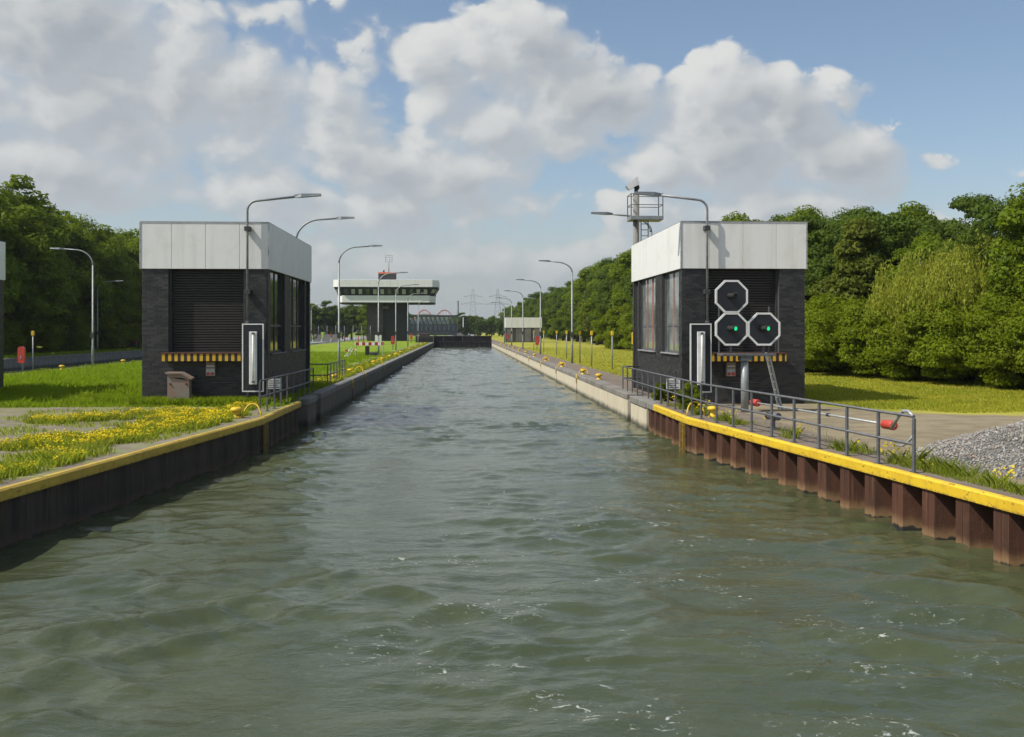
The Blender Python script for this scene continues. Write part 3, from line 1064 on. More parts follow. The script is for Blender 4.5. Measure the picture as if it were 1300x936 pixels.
mb.hexa([(-.36, -.215, .94), (.1, -.215, .94), (.36, -.215, .82), (.36, .22, .82), (-.36, .22, .94)], [(-.36, -.215, 1.06), (.1, -.215, 1.06), (.36, -.215, .9), (.36, .22, .9), (-.36, .22, 1.06)])
mb.build('upper_case', 'cabinet_paint', th)
for dx in (-.26, .27):
    MB().cyl((dx, -.22, .72), (dx, -.245, .72), .035, 8).build('bolt', 'rust_steel', th)

# vertical tube light signs at the house corners
def tube_sign(label, x, y, shift):
    th = thing('tube_light_sign', label, 'sign', (x, y, 1.0))
    MB().box((-.34, 0, .47), (.34, .05, 2.75), .006).build('panel', 'paint_black', th)
    b = MB()
    b.box((-.365, -.012, .445), (-.325, .056, 2.775))
    b.box((.325, -.012, .445), (.365, .056, 2.775))
    b.box((-.325, -.012, .445), (.325, .056, .485))
    b.box((-.325, -.012, 2.735), (.325, .056, 2.775))
    b.build('border', 'paint_white', th)
    lt = MB().box((shift - .13, -.09, .70), (shift + .13, -.002, 2.5), .012).build('light_box', 'paint_white', th)
    MB().tube([(shift + .01, -.13, .78), (shift + .01, -.13, 2.42)], .026, 8).build('tube', 'white_light', lt)
    c = MB()
    for z in (.76, 2.41):
        c.box((shift - .03, -.16, z), (shift + .05, -.085, z + .07))
    c.build('clamp', 'steel_grey', lt)
    for dx in (-.2, .2):
        MB().box((dx - .03, .051, -.1), (dx + .03, .11, 2.5)).build('post', 'steel_grey', th)
tube_sign('black sign panel with white tube light at the left house corner', -7.08, 35.35, .02)
tube_sign('black sign panel with white tube light at the right house corner', 8.1, 34.2, 0)

# ------------------------------------------------------------------ lamps
def head_mesh(mb, d):
    mb.hexa([(0, -.05, -.045), (d * .25, -.13, -.05), (d * .92, -.11, -.04), (d * .92, .11, -.04), (d * .25, .13, -.05), (0, .05, -.045)],
            [(0, -.04, .05), (d * .25, -.09, .075), (d * .92, -.07, .035), (d * .92, .07, .035), (d * .25, .09, .075), (0, .04, .05)])
def street_lamp(label, x, y, d, group, hook=2.95, hb=7.15, rise=1.15):
    th = thing('street_lamp', label, 'lamp', (x, y, ZG), 0, group)
    MB().tube([(0, 0, -.1), (0, 0, 1.4), (0, 0, 1.45), (0, 0, hb)], [.095, .09, .07, .06], 10).build('pole', 'pole_metal', th)
    pts = []
    for i in range(11):
        a = i / 10 * math.pi / 2
        pts.append((d * 1.25 * (1 - math.cos(a)), 0, hb + (rise - .06) * math.sin(a)))
    pts.append((d * (hook - .85), 0, hb + rise))
    MB().tube(pts, [.058 - .0015 * i for i in range(12)], 8).build('arm', 'pole_metal', th)
    mb = MB()
    head_mesh(mb, d)
    mb.build('lamp_head', 'lamp_metal', th, (d * (hook - .92), 0, hb + rise)).rotation_euler = (0, -d * R(3), 0)
    MB().box((-.12, -.16, 2.0), (.12, -.06, 2.4), .01).build('junction_box', 'frame_dark', th)
    return th
gl_ = 'lamps along the left side of the lock'
L0 = street_lamp('nearest tall gooseneck lamp on the left quay, just behind the railing', -8.3, 70.5, 1, gl_)
for y, lab in ((103.0, 'gooseneck lamp standing by the red and white barrier on left grass'), (130.5, 'gooseneck lamp before the dark control tower stem'), (160.0, 'gooseneck lamp just right of the control tower stem'), (199.0, 'farthest gooseneck lamp on the left, before the truss bridge')):
    dup(L0, (-8.2, y, ZG), 0, lab)
L00 = dup(L0, (-7.95, 50.0, ZG), 0, 'gooseneck lamp rising from behind the left black house', None, (.95, .95, .96))
gr_ = 'lamps along the right side of the lock'
R0 = street_lamp('nearest tall gooseneck lamp on the right grass', 8.65, 79.2, -1, gr_, 2.6, 7.05, .85)
for y, lab in ((108.8, 'second nearest gooseneck lamp on the right grass'), (139.6, 'third nearest gooseneck lamp on the right grass'), (170.5, 'fourth gooseneck lamp on the right, near the far white-topped house'), (199, 'farthest gooseneck lamp on the right')):
    dup(R0, (8.5, y, ZG), 0, lab)
dup(R0, (9.55, 51.0, ZG), 0, 'gooseneck lamp rising from behind the right black house beside the mast', None, (1.16, 1.16, 1.06))
F0 = street_lamp('lamp by the red lifebuoy box on the far left island edge', -26.0, 73.9, -1, 'lamps by the second chamber')
L4 = dup(L0, (-42.4, 122.0, ZG), 0, 'lamp on the far bank of the second chamber before the dark trees', 'lamps by the second chamber')
dup(L0, (-33.5, 232.0, ZG), 0, 'far lamp beside the row of leaning grey slabs', 'lamps by the second chamber')

def wall_lamp(label, x, y, d):
    th = thing('wall_lamp', label, 'lamp', (x, y, 3.85))
    pts = [(0, 0, 0), (0, 0, 3.85)]
    for i in range(1, 7):
        a = i / 6 * R(84)
        pts.append((d * .35 * (1 - math.cos(a)), 0, 3.85 + .35 * math.sin(a)))
    pts.append((d * 1.75, 0, 4.36))
    MB().tube(pts, .042, 8).build('pole', 'pole_metal', th)
    mb = MB()
    head_mesh(mb, d)
    mb.build('lamp_head', 'lamp_metal', th, (d * 1.62, 0, 4.36)).rotation_euler = (0, -d * R(4), 0)
    for z in (.95, 3.15):
        MB().box((-.10, -.06, z), (.10, .24, z + .16), .008).build('bracket', 'frame_dark', th)
    MB().box((-.06, -.07, -.25), (.06, .07, .02), .01).build('junction_box', 'steel_grey', th)
wall_lamp('lamp on a pole fixed to the front of the left black house', -7.40, 36.0, 1)
wall_lamp('lamp on a pole fixed to the front of the right black house', 8.50, 34.95, -1)

# ------------------------------------------------------------------ camera mast with service basket
th = thing('camera_mast', 'grey camera mast with railed service basket behind the right house', 'mast', (8.28, 48.0, 1.0))
MB().tube([(0, 0, -.1), (0, 0, 9.0)], [.16, .15], 16).build('pole', 'concrete_grey', th)
MB().cyl((0, 0, 8.9), (0, 0, 9.25), .09, 12).build('camera_neck', 'frame_dark', th)
cm = MB()
cm.hexa([(-.36, -.18, 9.16), (.14, -.18, 9.42), (.14, .18, 9.42), (-.36, .18, 9.16)], [(-.50, -.18, 9.34), (.04, -.18, 9.80), (.04, .18, 9.80), (-.50, .18, 9.34)])
cm.build('camera_housing', 'paint_white', th)
MB().lathe([(.02, -.14), (.11, -.08), (.14, .02), (.10, .12), (.02, .15)], (.03, 0, 9.28), 12).build('camera_joint', 'rubber', th)
b = MB()
b.box((-.35, -.55, 7.72), (1.2, .55, 7.90), .01)
fl = b.build('platform', 'pole_metal', th)
gb = MB()
cor = [(-.32, -.52), (1.17, -.52), (1.17, .52), (-.32, .52)]
for (x, y) in cor:
    gb.box((x - .02, y - .02, 7.9), (x + .02, y + .02, 8.95))
for z in (8.42, 8.93):
    for i in range(4):
        a, b2 = cor[i], cor[(i + 1) % 4]
        gb.bar((a[0], a[1], z), (b2[0], b2[1], z), .03, .03)
gb.build('guard_rail', 'steel_grey', fl)
lb = MB()
for dx in (.28, .62):
    lb.box((dx - .02, .24, 1.5), (dx + .02, .28, 7.9))
for i in range(22):
    lb.box((.28, .245, 1.7 + i * .28), (.62, .275, 1.73 + i * .28))
lb.build('ladder', 'steel_grey', th)

# ------------------------------------------------------------------ octagonal signal discs on their pole
th = thing('signal_post', 'grey post carrying three black octagonal signal discs, two lit green', 'signal', (8.87, 31.6, 1.0))
MB().tube([(0, 0, -.1), (0, 0, 1.75)], .12, 16).build('post', 'pole_metal', th)
pf_ = MB()
pf_.box((-.75, -.2, 1.75), (.95, .5, 1.82), .01)
pf_.box((-.17, -.17, 1.6), (.17, .17, 1.75))
pf_.build('platform', 'steel_grey', th)
fm_ = MB()
for x in (-.42, .62):
    fm_.box((x - .03, .05, 1.82), (x + .03, .11, 4.0 if x < 0 else 3.0))
fm_.box((-.45, .12, 2.55), (.9, .17, 2.61))
fm_.box((-.45, .12, 3.55), (.1, .17, 3.61))
for x in (-.7, .9):
    fm_.box((x - .02, .42, 1.82), (x + .02, .46, 3.3))
fm_.box((-.7, .42, 2.5), (.9, .46, 2.53))
fm_.build('support_frame', 'steel_grey', th)
def octo(r):
    k_ = math.tan(math.pi / 8)
    return [(r, -r * k_), (r, r * k_), (r * k_, r), (-r * k_, r), (-r, r * k_), (-r, -r * k_), (-r * k_, -r), (r * k_, -r)]
disc = None
for (cx, cz, on) in ((-.42, 3.60, False), (-.42, 2.585, True), (.605, 2.585, True)):
    P = [(x, z) for x, z in octo(.455)]
    mb = MB()
    mb._add([(x, 0, z) for x, z in P] + [(x, .045, z) for x, z in P], [tuple(range(8)), tuple(range(15, 7, -1))] + [(i, 8 + i, 8 + (i + 1) % 8, (i + 1) % 8) for i in range(8)])
    d_ = mb.build('signal_disc', 'paint_black', th, (cx, -.02, cz))
    ro, ri = octo(.515), octo(.456)
    bm = MB()
    vs = [(x, -.015, z) for x, z in ro] + [(x, -.015, z) for x, z in ri] + [(x, .06, z) for x, z in ro] + [(x, .06, z) for x, z in ri]
    fs = []
    for i in range(8):
        j = (i + 1) % 8
        fs += [(i, j, 8 + j, 8 + i), (16 + j, 16 + i, 24 + i, 24 + j), (j, i, 16 + i, 16 + j), (8 + i, 8 + j, 24 + j, 24 + i)]
    bm._add(vs, fs)
    bm.build('border', 'paint_white', d_)
    # snoot with the lens at its open end, turned towards the channel
    p0, p1 = Vector((-.10, .0, .03)), Vector((.06, -.26, .015))
    hd = MB().tube([p0, p1], [.075, .085], 14).build('hood', 'rubber', d_)
    dv = (p1 - p0).normalized()
    MB().tube([p1 - dv * .02, p1 + dv * .012], [.068, .06], 14).build('lamp_lens', 'green_lamp' if on else 'rubber', d_)
    MB().hexa([p1 + Vector((-.10, .0, .075)), p1 + Vector((.10, .0, .075)), p1 + Vector((.085, -.13, .06)), p1 + Vector((-.085, -.13, .06))],
              [p1 + Vector((-.07, .0, .095)), p1 + Vector((.07, .0, .095)), p1 + Vector((.06, -.13, .075)), p1 + Vector((-.06, -.13, .075))]).build('visor', 'rubber', d_)

th = thing('access_ladder', 'sloping metal ladder leaning on the signal platform', 'ladder', (9.9, 32.6, 1.0))
A_, B_ = Vector((.42, .0, .0)), Vector((-.12, -.35, 1.83))
for dy in (-.16, .16):
    MB().bar(A_ + Vector((0, dy, 0)), B_ + Vector((0, dy, 0)), .035, .07).build('stringer', 'steel_pale', th)
for i in range(7):
    c = A_.lerp(B_, (i + .6) / 7.4)
    MB().bar(c + Vector((0, -.16, 0)), c + Vector((0, .16, 0)), .035, .03).build('rung', 'steel_pale', th)

# ------------------------------------------------------------------ mooring bollards, grab hoops
def bollard(label, x, y, group):
    th = thing('bollard', label, 'bollard', (x, y, ZG + .02), 0, group)
    MB().lathe([(.15, -.04), (.15, .02), (.09, .035), (.08, .13), (.10, .165)], (0, 0, 0), 14).build('stem', 'yellow_paint', th)
    MB().lathe([(.10, .16), (.165, .175), (.18, .21), (.165, .265), (.09, .29), (.001, .295)], (0, 0, 0), 16).build('cap', 'yellow_paint', th)
    return th
BR = bollard('yellow bollard on the right quay beside the far end of the long railing', 7.12, 52.5, 'bollards along the right quay')
for y, lab in ((58.7, 'yellow bollard on the right quay with a yellow hoop beside it'), (71.0, 'yellow bollard on the right quay below the nearest lamp'), (84.3, 'fourth yellow bollard along the right quay'), (97.6, 'fifth yellow bollard along the right quay'), (110.4, 'sixth yellow bollard along the right quay'), (123.2, 'seventh yellow bollard along the right quay'), (136.4, 'eighth yellow bollard along the right quay'), (149.2, 'ninth yellow bollard along the right quay'), (164, 'tenth yellow bollard along the right quay'), (178, 'eleventh yellow bollard along the right quay')):
    dup(BR, (7.05, y, ZG + .02), 0, lab)
dup(BR, (7.45, 29.9, ZG + .02), 0, 'yellow bollard on the ground below the octagonal signal discs')
for y, lab in ((52.3, 'yellow bollard on the left quay beside the railing end post'), (59.9, 'yellow bollard among hoops on the left quay grass'), (76.0, 'yellow bollard on the left quay opposite the nearest left lamp'), (84.5, 'fourth yellow bollard along the left quay'), (93.3, 'fifth yellow bollard along the left quay'), (102.0, 'sixth yellow bollard along the left quay'), (110.2, 'seventh yellow bollard along the left quay'), (129.5, 'eighth yellow bollard along the left quay'), (146.5, 'ninth yellow bollard along the left quay'), (168, 'tenth yellow bollard along the left quay'), (185, 'eleventh yellow bollard along the left quay')):
    dup(BR, (-6.4, y, ZG + .02), 0, lab, 'bollards along the left quay')
dup(BR, (-6.52, 30.2, ZG + .02), 0, 'yellow bollard with hoop on the left yellow coping by the flowers', 'bollards along the left quay')
for x, y, lab in ((-25.6, 67.2, 'yellow bollard below the red lifebuoy box on the left island'), (-40.8, 91.0, 'small yellow bollard on the far bank left of the ladder slot'), (-40.9, 105.0, 'yellow bollard on the far bank behind the lamp pole'), (-25.7, 79.5, 'yellow bollard at the left island edge right of the lamp pole'), (-40.8, 128.0, 'yellow bollard on the far bank by the black house corner')):
    dup(BR, (x, y, ZG + .02), 0, lab, 'bollards by the second chamber')

def hoop(label, x, y, out_, r=.42, lean=.5, group='ladder grab hoops'):
    pts = [Vector((-out_ * (.10 - .26 * math.cos(math.pi * i / 10)), .16 * math.sin(math.pi * i / 10), .40 * math.sin(math.pi * i / 10) - .03)) for i in range(11)]
    o = MB().tube(pts, .024, 8).build('grab_hoop', 'yellow_paint', None, (x, y, ZG + .02))
    return tag(o, label, 'grab hoop', group)
for y in (58.0, 70.5, 84.0):
    hoop({58.0: 'yellow ladder hoop on the right quay nearest the railing', 70.5: 'second yellow ladder hoop on the right quay', 84.0: 'third yellow ladder hoop on the right quay'}[y], 6.9, y, -1)
for y, lb_ in ((60.8, 'yellow ladder hoop on the left quay nearest the railing'), (76.0, 'second yellow ladder hoop along the left quay'), (97, 'third yellow ladder hoop along the left quay')):
    hoop(lb_, -5.9, y, 1)
hoop('yellow ladder hoop on the left yellow coping beside the flowers', -6.0, 30.3, 1)
hoop('yellow ladder hoop on the right coping below the house corner', 6.95, 30.4, -1)

# ------------------------------------------------------------------ slim marker posts, lifebuoy boxes
def marker(label, x, y, group):
    th = thing('marker_post', label, 'post', (x, y, ZG), 0, group)
    MB().tube([(0, 0, -.1), (0, 0, 2.25)], .045, 8).build('pole', 'pole_metal', th)
    mb = MB()
    mb.box((-.085, -.085, 2.2), (.085, .085, 2.5), .02)
    mb.build('yellow_cap', 'yellow_paint', th)
    return th
MP = marker('nearest slim yellow-capped post on the right grass beside the railing', 9.9, 66.5, 'slim posts on the right grass')
for x, y, lab in ((9.15, 71.2, 'second slim yellow-capped post on the right grass'), (9.3, 79.5, 'slim yellow-capped post just right of the nearest right lamp'), (9.5, 91.5, 'slim yellow-capped post just left of the nearest right lamp'), (9.8, 104.2, 'fifth slim yellow-capped post on the right grass'), (9.6, 118.0, 'sixth slim yellow-capped post on the right grass'), (9.6, 134.0, 'farthest slim yellow-capped post on the right grass')):
    dup(MP, (x, y, ZG), 0, lab)
dup(MP, (-27.25, 66.8, ZG), 0, 'slim post beside the red lifebuoy box on the left island', 'slim posts by the second chamber')
dup(MP, (-25.6, 84.9, ZG), 0, 'slim post on the left island just left of the black house', 'slim posts by the second chamber')
th = thing('warning_post', 'orange post with yellow lamp beside the right house corner', 'post', (8.0, 46.9, ZG))
MB().tube([(0, 0, -.1), (0, 0, 1.9)], .05, 8).build('pole', 'orange_paint', th)
MB().box((-.11, -.09, 1.9), (.11, .09, 2.45), .02).build('lamp_box', 'yellow_paint', th)

def lifebuoy(label, x, y, z=1.05, group='red lifebuoy boxes'):
    th = thing('lifebuoy_box', label, 'lifebuoy box', (x, y, ZG), 0, group)
    MB().tube([(0, 0, -.1), (0, 0, z + .55)], .045, 8).build('post', 'pole_metal', th)
    mb = MB()
    pts = [(-.20, z), (.20, z)] + [(.20 * math.cos(R(a)), z + .85 + .15 * math.sin(R(a))) for a in range(0, 181, 20)]
    n = len(pts)
    vs = [(x_, -.26, z_) for x_, z_ in pts] + [(x_, -.04, z_) for x_, z_ in pts]
    mb._add(vs, [tuple(range(n)), tuple(range(2 * n - 1, n - 1, -1))] + [(i, n + i, n + (i + 1) % n, (i + 1) % n) for i in range(n)])
    mb.build('case', 'red_paint', th)
    mb = MB()
    mb.box((-.03, -.285, z + .25), (.03, -.262, z + .45))
    mb.build('latch', 'steel_pale', th)
    return th
LBX = lifebuoy('red lifebuoy box on the left island before the second chamber', -26.85, 64.3, .55)
for x, y, z_, lab in ((8.6, 115, 0, 'red lifebuoy box on a post by the right quay lamps'), (-7.9, 120.2, 0, 'red lifebuoy box on a post before the control tower stem'), (-8.9, 186, 0, 'red lifebuoy box near the far end of the left quay'), (-42.6, 137, 0, 'red lifebuoy box on the far bank by the dark trees'), (9.0, 196, 0, 'red lifebuoy box before the far white-topped house'), (-29.6, 236, 0, 'left one of the two red boxes by the grey slabs'), (-27.6, 236, 0, 'right one of the two red boxes by the grey slabs')):
    dup(LBX, (x, y, ZG + .35), 0, lab)

# ------------------------------------------------------------------ float boom behind the right railing
th = thing('float_boom', 'long silver pole with red cylinder floats at both ends along the railing', 'float', (7.55, 26.4, 1.0))
a, b = Vector((.12, .0, .66)), Vector((.80, -6.7, .70))
dd = (b - a).normalized()
MB().tube([a - dd * .2, b + dd * .3], .024, 10).build('pole', 'steel_pale', th)
for c in (a - dd * .15, b - dd * .1):
    e_ = c + dd * .38
    MB().tube([c, c + dd * .02, e_ - dd * .02, e_], [.075, .092, .092, .075], 16).build('float', 'red_paint', th)
for f_ in (.38, .62):
    c = a.lerp(b, f_)
    MB().tube([c, c + dd * .1], .04, 10).build('coupling', 'frame_dark', th)
th = thing('grey_cylinder', 'grey cylinder with orange end lying below the boom by the railing', 'cylinder', (7.95, 26.15, 1.0))
MB().tube([(0, 0, .34), (.16, -.38, .34)], .10, 16).build('body', 'steel_grey', th)
MB().tube([(-.01, .03, .34), (0, .0, .34)], .085, 14).build('end_cap', 'orange_paint', th)
MB().box((.03, -.24, -.02), (.12, -.14, .25)).build('foot', 'steel_grey', th)
pts = [(8.10, 18.9, 1.70), (8.105, 18.62, 1.93), (8.11, 18.40, 2.07), (8.12, 18.2, 2.08), (8.13, 18.02, 2.0)]
tag(MB().tube(pts, .03, 10).build('bent_pipe', 'steel_pale'), 'bent pale pipe closing the near end of the right railing top', 'pipe')
pts = [(8.09, 18.6, 1.42), (8.10, 18.4, 1.43), (8.11, 18.2, 1.52), (8.125, 18.03, 1.64)]
tag(MB().tube(pts, .025, 10).build('bent_pipe', 'steel_pale'), 'short bent pale pipe below, on the last right railing post', 'pipe')

# ------------------------------------------------------------------ left lawn items
th = thing('barrier', 'red and white striped barrier board on legs on the left grass', 'barrier', (-8.9, 101.8, 1.0))
MB().box((-1.55, -.03, 1.05), (1.35, .03, 1.36)).build('board', 'red_white_band', th)
for dx in (-1.45, 1.25):
    mb = MB()
    mb.bar((dx, -.4, 0), (dx, .05, 1.5), .05, .05)
    mb.bar((dx, .45, 0), (dx, .05, 1.5), .05, .05)
    mb.build('leg', 'steel_pale', th)
th = thing('dark_machine', 'small dark pump on wheels under the striped barrier', 'machine', (-8.9, 101.2, 1.0))
MB().box((-.45, -.2, .15), (-.05, .2, 1.0), .03).build('body', 'rubber', th)
MB().box((.0, -.25, .1), (.75, .25, .4), .04).build('engine', 'frame_dark', th)
for dx in (-.25, .5):
    MB().cyl((dx, -.3, .14), (dx, .3, .14), .14, 14).build('wheel', 'rubber', th)
th = thing('fallen_trestle', 'white and red trestle lying collapsed in the left grass', 'trestle', (-10.4, 97.5, 1.0))
mb = MB()
mb.bar((-.5, 0, .05), (.1, .1, 1.0), .12, .05)
mb.bar((-.3, .3, .05), (.25, 0, .75), .12, .05)
mb.bar((-.55, -.1, .1), (.0, .4, .3), .12, .05)
mb.build('leg', 'paint_white', th)
MB().bar((-.5, .05, .62), (.55, .1, .72), .04, .16).build('board', 'red_white_band', th)
slab = None
for i in range(7):
    x = -40.5 + i * 2.05
    if slab is None:
        mb = MB()
        mb.hexa([(-.85, 0, -.05), (.85, 0, -.05), (.85, .25, -.05), (-.85, .25, -.05)], [(-.62, .5, 1.62), (1.02, .5, 1.62), (1.02, .7, 1.62), (-.62, .7, 1.62)])
        slab = tag(mb.build('concrete_slab', 'slab_grey', None, (x, 232, 1.0)), 'leaning grey slab in the row across the far left grass', 'slab', 'leaning grey slabs')
    else:
        s2 = slab.copy()
        COL.objects.link(s2)
        s2.location = (x, 232, 1.0)
th = thing('chain_fence', 'grey wire fence behind the row of leaning slabs', 'fence', (-45, 240, 1.0))
for i in range(13):
    MB().tube([(i * 2.0, 0, -.1), (i * 2.0, 0, 3.6)], .05, 6).build('post', 'pole_metal', th)
mb = MB()
for i in range(8):
    mb.bar((0, 0, .4 + i * .42), (24, 0, .4 + i * .42), .025, .025)
for i in range(60):
    mb.bar((i * .4, 0.02, .2), (i * .4, .02, 3.4), .02, .02)
mb.build('wire_mesh', 'steel_grey', th)['kind'] = 'stuff'
for i in range(5):
    th = thing('traffic_beacon', 'small red and white beacon beside the grey slabs, %s from the left' % nth(i), 'beacon', (-27.0 + i * 1.1, 240, 1.0), 0, 'red and white beacons by the tower')
    MB().box((-.16, -.03, .1), (.16, .03, 1.3)).build('board', 'red_white_band', th)
    MB().box((-.3, -.2, -.02), (.3, .2, .1)).build('foot', 'rubber', th)
th = thing('switch_cabinet', 'white switch cabinet on a dark stand before the tower stem', 'cabinet', (-14.2, 178, 1.0))
MB().box((-.55, -.25, .5), (.55, .25, 1.7), .02).build('case', 'paint_white', th)
MB().box((-.2, -.15, -.05), (.2, .15, .5)).build('stand', 'frame_dark', th)

# ------------------------------------------------------------------ control tower
th = thing('control_tower', 'control tower with white overhanging cab on a dark stem, left of the lock', 'tower', (-17.4, 247.0, 1.0))
mb = MB()
mb.box((-4.6, -4.5, -.2), (-.9, 4.5, 8.7))
mb.build('stem_wing', 'tower_brick', th)
MB().box((-.9, -3.9, -.2), (4.7, 4.6, 8.72)).build('stem', 'tower_dark', th)
MB().box((-1.0, -4.0, 7.6), (.4, -3.9, 8.3)).build('vent', 'steel_grey', th)
def octplan(hx, hy, c, z):
    return [(-hx + c, -hy, z), (hx - c, -hy, z), (hx, -hy + c, z), (hx, hy - c, z), (hx - c, hy, z), (-hx + c, hy, z), (-hx, hy - c, z), (-hx, -hy + c, z)]
MB().hexa(octplan(11.1, 6.8, 1.1, 8.80), octplan(11.28, 6.98, 1.18, 9.05)).build('cab_floor', 'tower_dark', th)
# lower parapet panels
def band(z0, z1, h0, h1, name, mat, c, n, gap=.03):
    lo, hi = octplan(h0[0], h0[1], c, z0), octplan(h1[0], h1[1], c, z1)
    lo2, hi2 = octplan(h0[0] - .15, h0[1] - .15, c, z0), octplan(h1[0] - .15, h1[1] - .15, c, z1)
    res = []
    for e in range(8):
        f_ = (e + 1) % 8
        m_ = n if e in (0, 4) else (max(2, n // 2) if e in (2, 6) else 1)
        for i in range(m_):
            def L_(ring, t_):
                return Vector(ring[e]).lerp(Vector(ring[f_]), t_)
            t0, t1 = i / m_ + gap / m_ * .2, (i + 1) / m_ - gap / m_ * .2
            mb = MB()
            mb.hexa([L_(lo, t0), L_(lo, t1), L_(lo2, t1), L_(lo2, t0)], [L_(hi, t0), L_(hi, t1), L_(hi2, t1), L_(hi2, t0)])
            res.append(mb.build(name, mat, th))
    return res
band(9.05, 10.65, (11.3, 7.0), (11.3, 7.0), 'parapet_panel', 'fascia_white', 1.2, 10)
MB().hexa(octplan(11.0, 6.6, 1.0, 9.0), octplan(11.6, 7.3, 1.1, 12.7)).build('cab_core', 'dark_void', th)
# raking window band: frame ring with separate panes
band(10.65, 12.62, (11.05, 6.75), (12.15, 7.75), 'window_frame', 'rubber', 1.15, 12, .0)
lo, hi = octplan(11.22, 6.92, 1.15, 11.0), octplan(11.82, 7.45, 1.15, 12.1)
for e in range(8):
    f_ = (e + 1) % 8
    m_ = 12 if e in (0, 4) else (6 if e in (2, 6) else 1)
    for i in range(m_):
        t0, t1 = (i + .26) / m_, (i + .74) / m_
        if m_ == 1:
            t0, t1 = .15, .85
        a0, a1 = Vector(lo[e]).lerp(Vector(lo[f_]), t0), Vector(lo[e]).lerp(Vector(lo[f_]), t1)
        b0, b1 = Vector(hi[e]).lerp(Vector(hi[f_]), t0), Vector(hi[e]).lerp(Vector(hi[f_]), t1)
        if e in (0, 4):
            b0, b1 = Vector((a0.x, b0.y, b0.z)), Vector((a1.x, b1.y, b1.z))
        elif e in (2, 6):
            b0, b1 = Vector((b0.x, a0.y, b0.z)), Vector((b1.x, a1.y, b1.z))
        nrm = (a1 - a0).cross(b0 - a0).normalized() * .06
        mb = MB()
        mb.hexa([a0 - nrm, a1 - nrm, a1 + nrm, a0 + nrm], [b0 - nrm, b1 - nrm, b1 + nrm, b0 + nrm])
        mb.build('pane', 'tower_curtain' if (i * 7 + e) % 3 else 'tower_glass', th)
band(12.62, 14.25, (12.25, 7.85), (12.25, 7.85), 'fascia_panel', 'fascia_white', 1.4, 11)
MB().hexa(octplan(12.0, 7.6, 1.3, 12.6), octplan(12.0, 7.6, 1.3, 14.22)).build('roof', 'roof_felt', th)
MB().hexa(octplan(12.26, 7.86, 1.4, 14.222), octplan(12.2, 7.8, 1.4, 14.30)).build('roof_edge', 'paint_white', th)
MB().box((-2.2, -1.5, 14.29), (1.9, 1.8, 16.0)).build('turret', 'tower_dark', th)
MB().box((-2.26, -1.56, 16.0), (.5, 1.86, 16.4), .03).build('turret_cap', 'orange_paint', th)
MB().box((.51, -1.56, 16.0), (1.96, 1.86, 16.35), .03).build('turret_cap', 'arch_red', th)
MB().tube([(.2, 0, 16.4), (.2, 0, 20.2)], .11, 8).build('mast', 'steel_pale', th)
mb = MB()
for x in (-.6, 0.2, 1.0):
    mb.box((x - .05, -.05, 18.9), (x + .05, .05, 20.6))
for z in (18.95, 19.45, 20.0, 20.5):
    mb.box((-.6, -.06, z - .05), (1.0, .06, z + .05))
mb.build('antenna', 'steel_pale', th)
MB().cyl((-1.0, 0, 16.4), (-1.0, 0, 17.0), .2, 10).build('roof_vent', 'frame_dark', th)

# ------------------------------------------------------------------ lock gate
th = thing('lock_gate', 'dark steel lock gate closing the far end of the chamber', 'gate', (.5, 217.5, 0))
for i in range(5):
    MB().box((-6.2 + i * 2.46, -.3, -1), (-6.2 + i * 2.46 + 2.44, .2, .95)).build('gate_plate', 'gate_black', th)
MB().box((-6.2, -.5, .95), (6.1, .3, 1.15)).build('lower_beam', 'gate_black', th)
for i in range(6):
    MB().box((-6.2 + i * 2.05, -.15, 1.152), (-6.2 + i * 2.05 + 2.03, .25, 2.2)).build('gate_plate', 'gate_maroon' if i > 2 else 'gate_black', th)
MB().box((-6.2, -.55, 2.2), (6.1, .5, 2.36)).build('walkway', 'gate_black', th)
mb = MB()
for i in range(11):
    mb.box((-6.1 + i * 1.2, -.5, 2.36), (-6.05 + i * 1.2, -.45, 3.3))
mb.box((-6.1, -.5, 3.25), (6.0, -.45, 3.3))
mb.build('guard_rail', 'gate_black', th)
for i in range(12):
    MB().box((-6.0 + i * 1.05, -.42, -.8), (-5.85 + i * 1.05, -.302, .93)).build('rib', 'gate_maroon', th)
th = thing('gate_drive', 'dark gate machinery box at the far end of the left quay', 'machine', (-7.4, 216.5, 1.0))
MB().box((-2.0, -1.2, -.05), (1.6, 1.2, 1.35), .05).build('case', 'gate_black', th)
MB().box((-1.2, -1.0, 1.352), (.9, .9, 1.9), .04).build('cover', 'gate_maroon', th)
mb = MB()
for x in (-2.1, -1.1, -.1, .9, 1.7):
    mb.box((x - .03, -1.5, -.05), (x + .03, -1.44, 1.6))
mb.box((-2.1, -1.5, 1.55), (1.73, -1.44, 1.62))
mb.build('guard_rail', 'gate_black', th)
th = thing('gate_signal', 'slim black signal board with white stripe above the lock gate', 'signal', (.55, 219.0, 1.0))
MB().box((-.35, -.1, 3.0), (.35, .0, 5.45)).build('board', 'paint_black', th)
MB().box((-.1, -.14, 3.2), (.1, -.102, 5.3)).build('stripe', 'white_light', th)
MB().box((-.06, .01, -.5), (.06, .12, 3.2)).build('post', 'frame_dark', th)

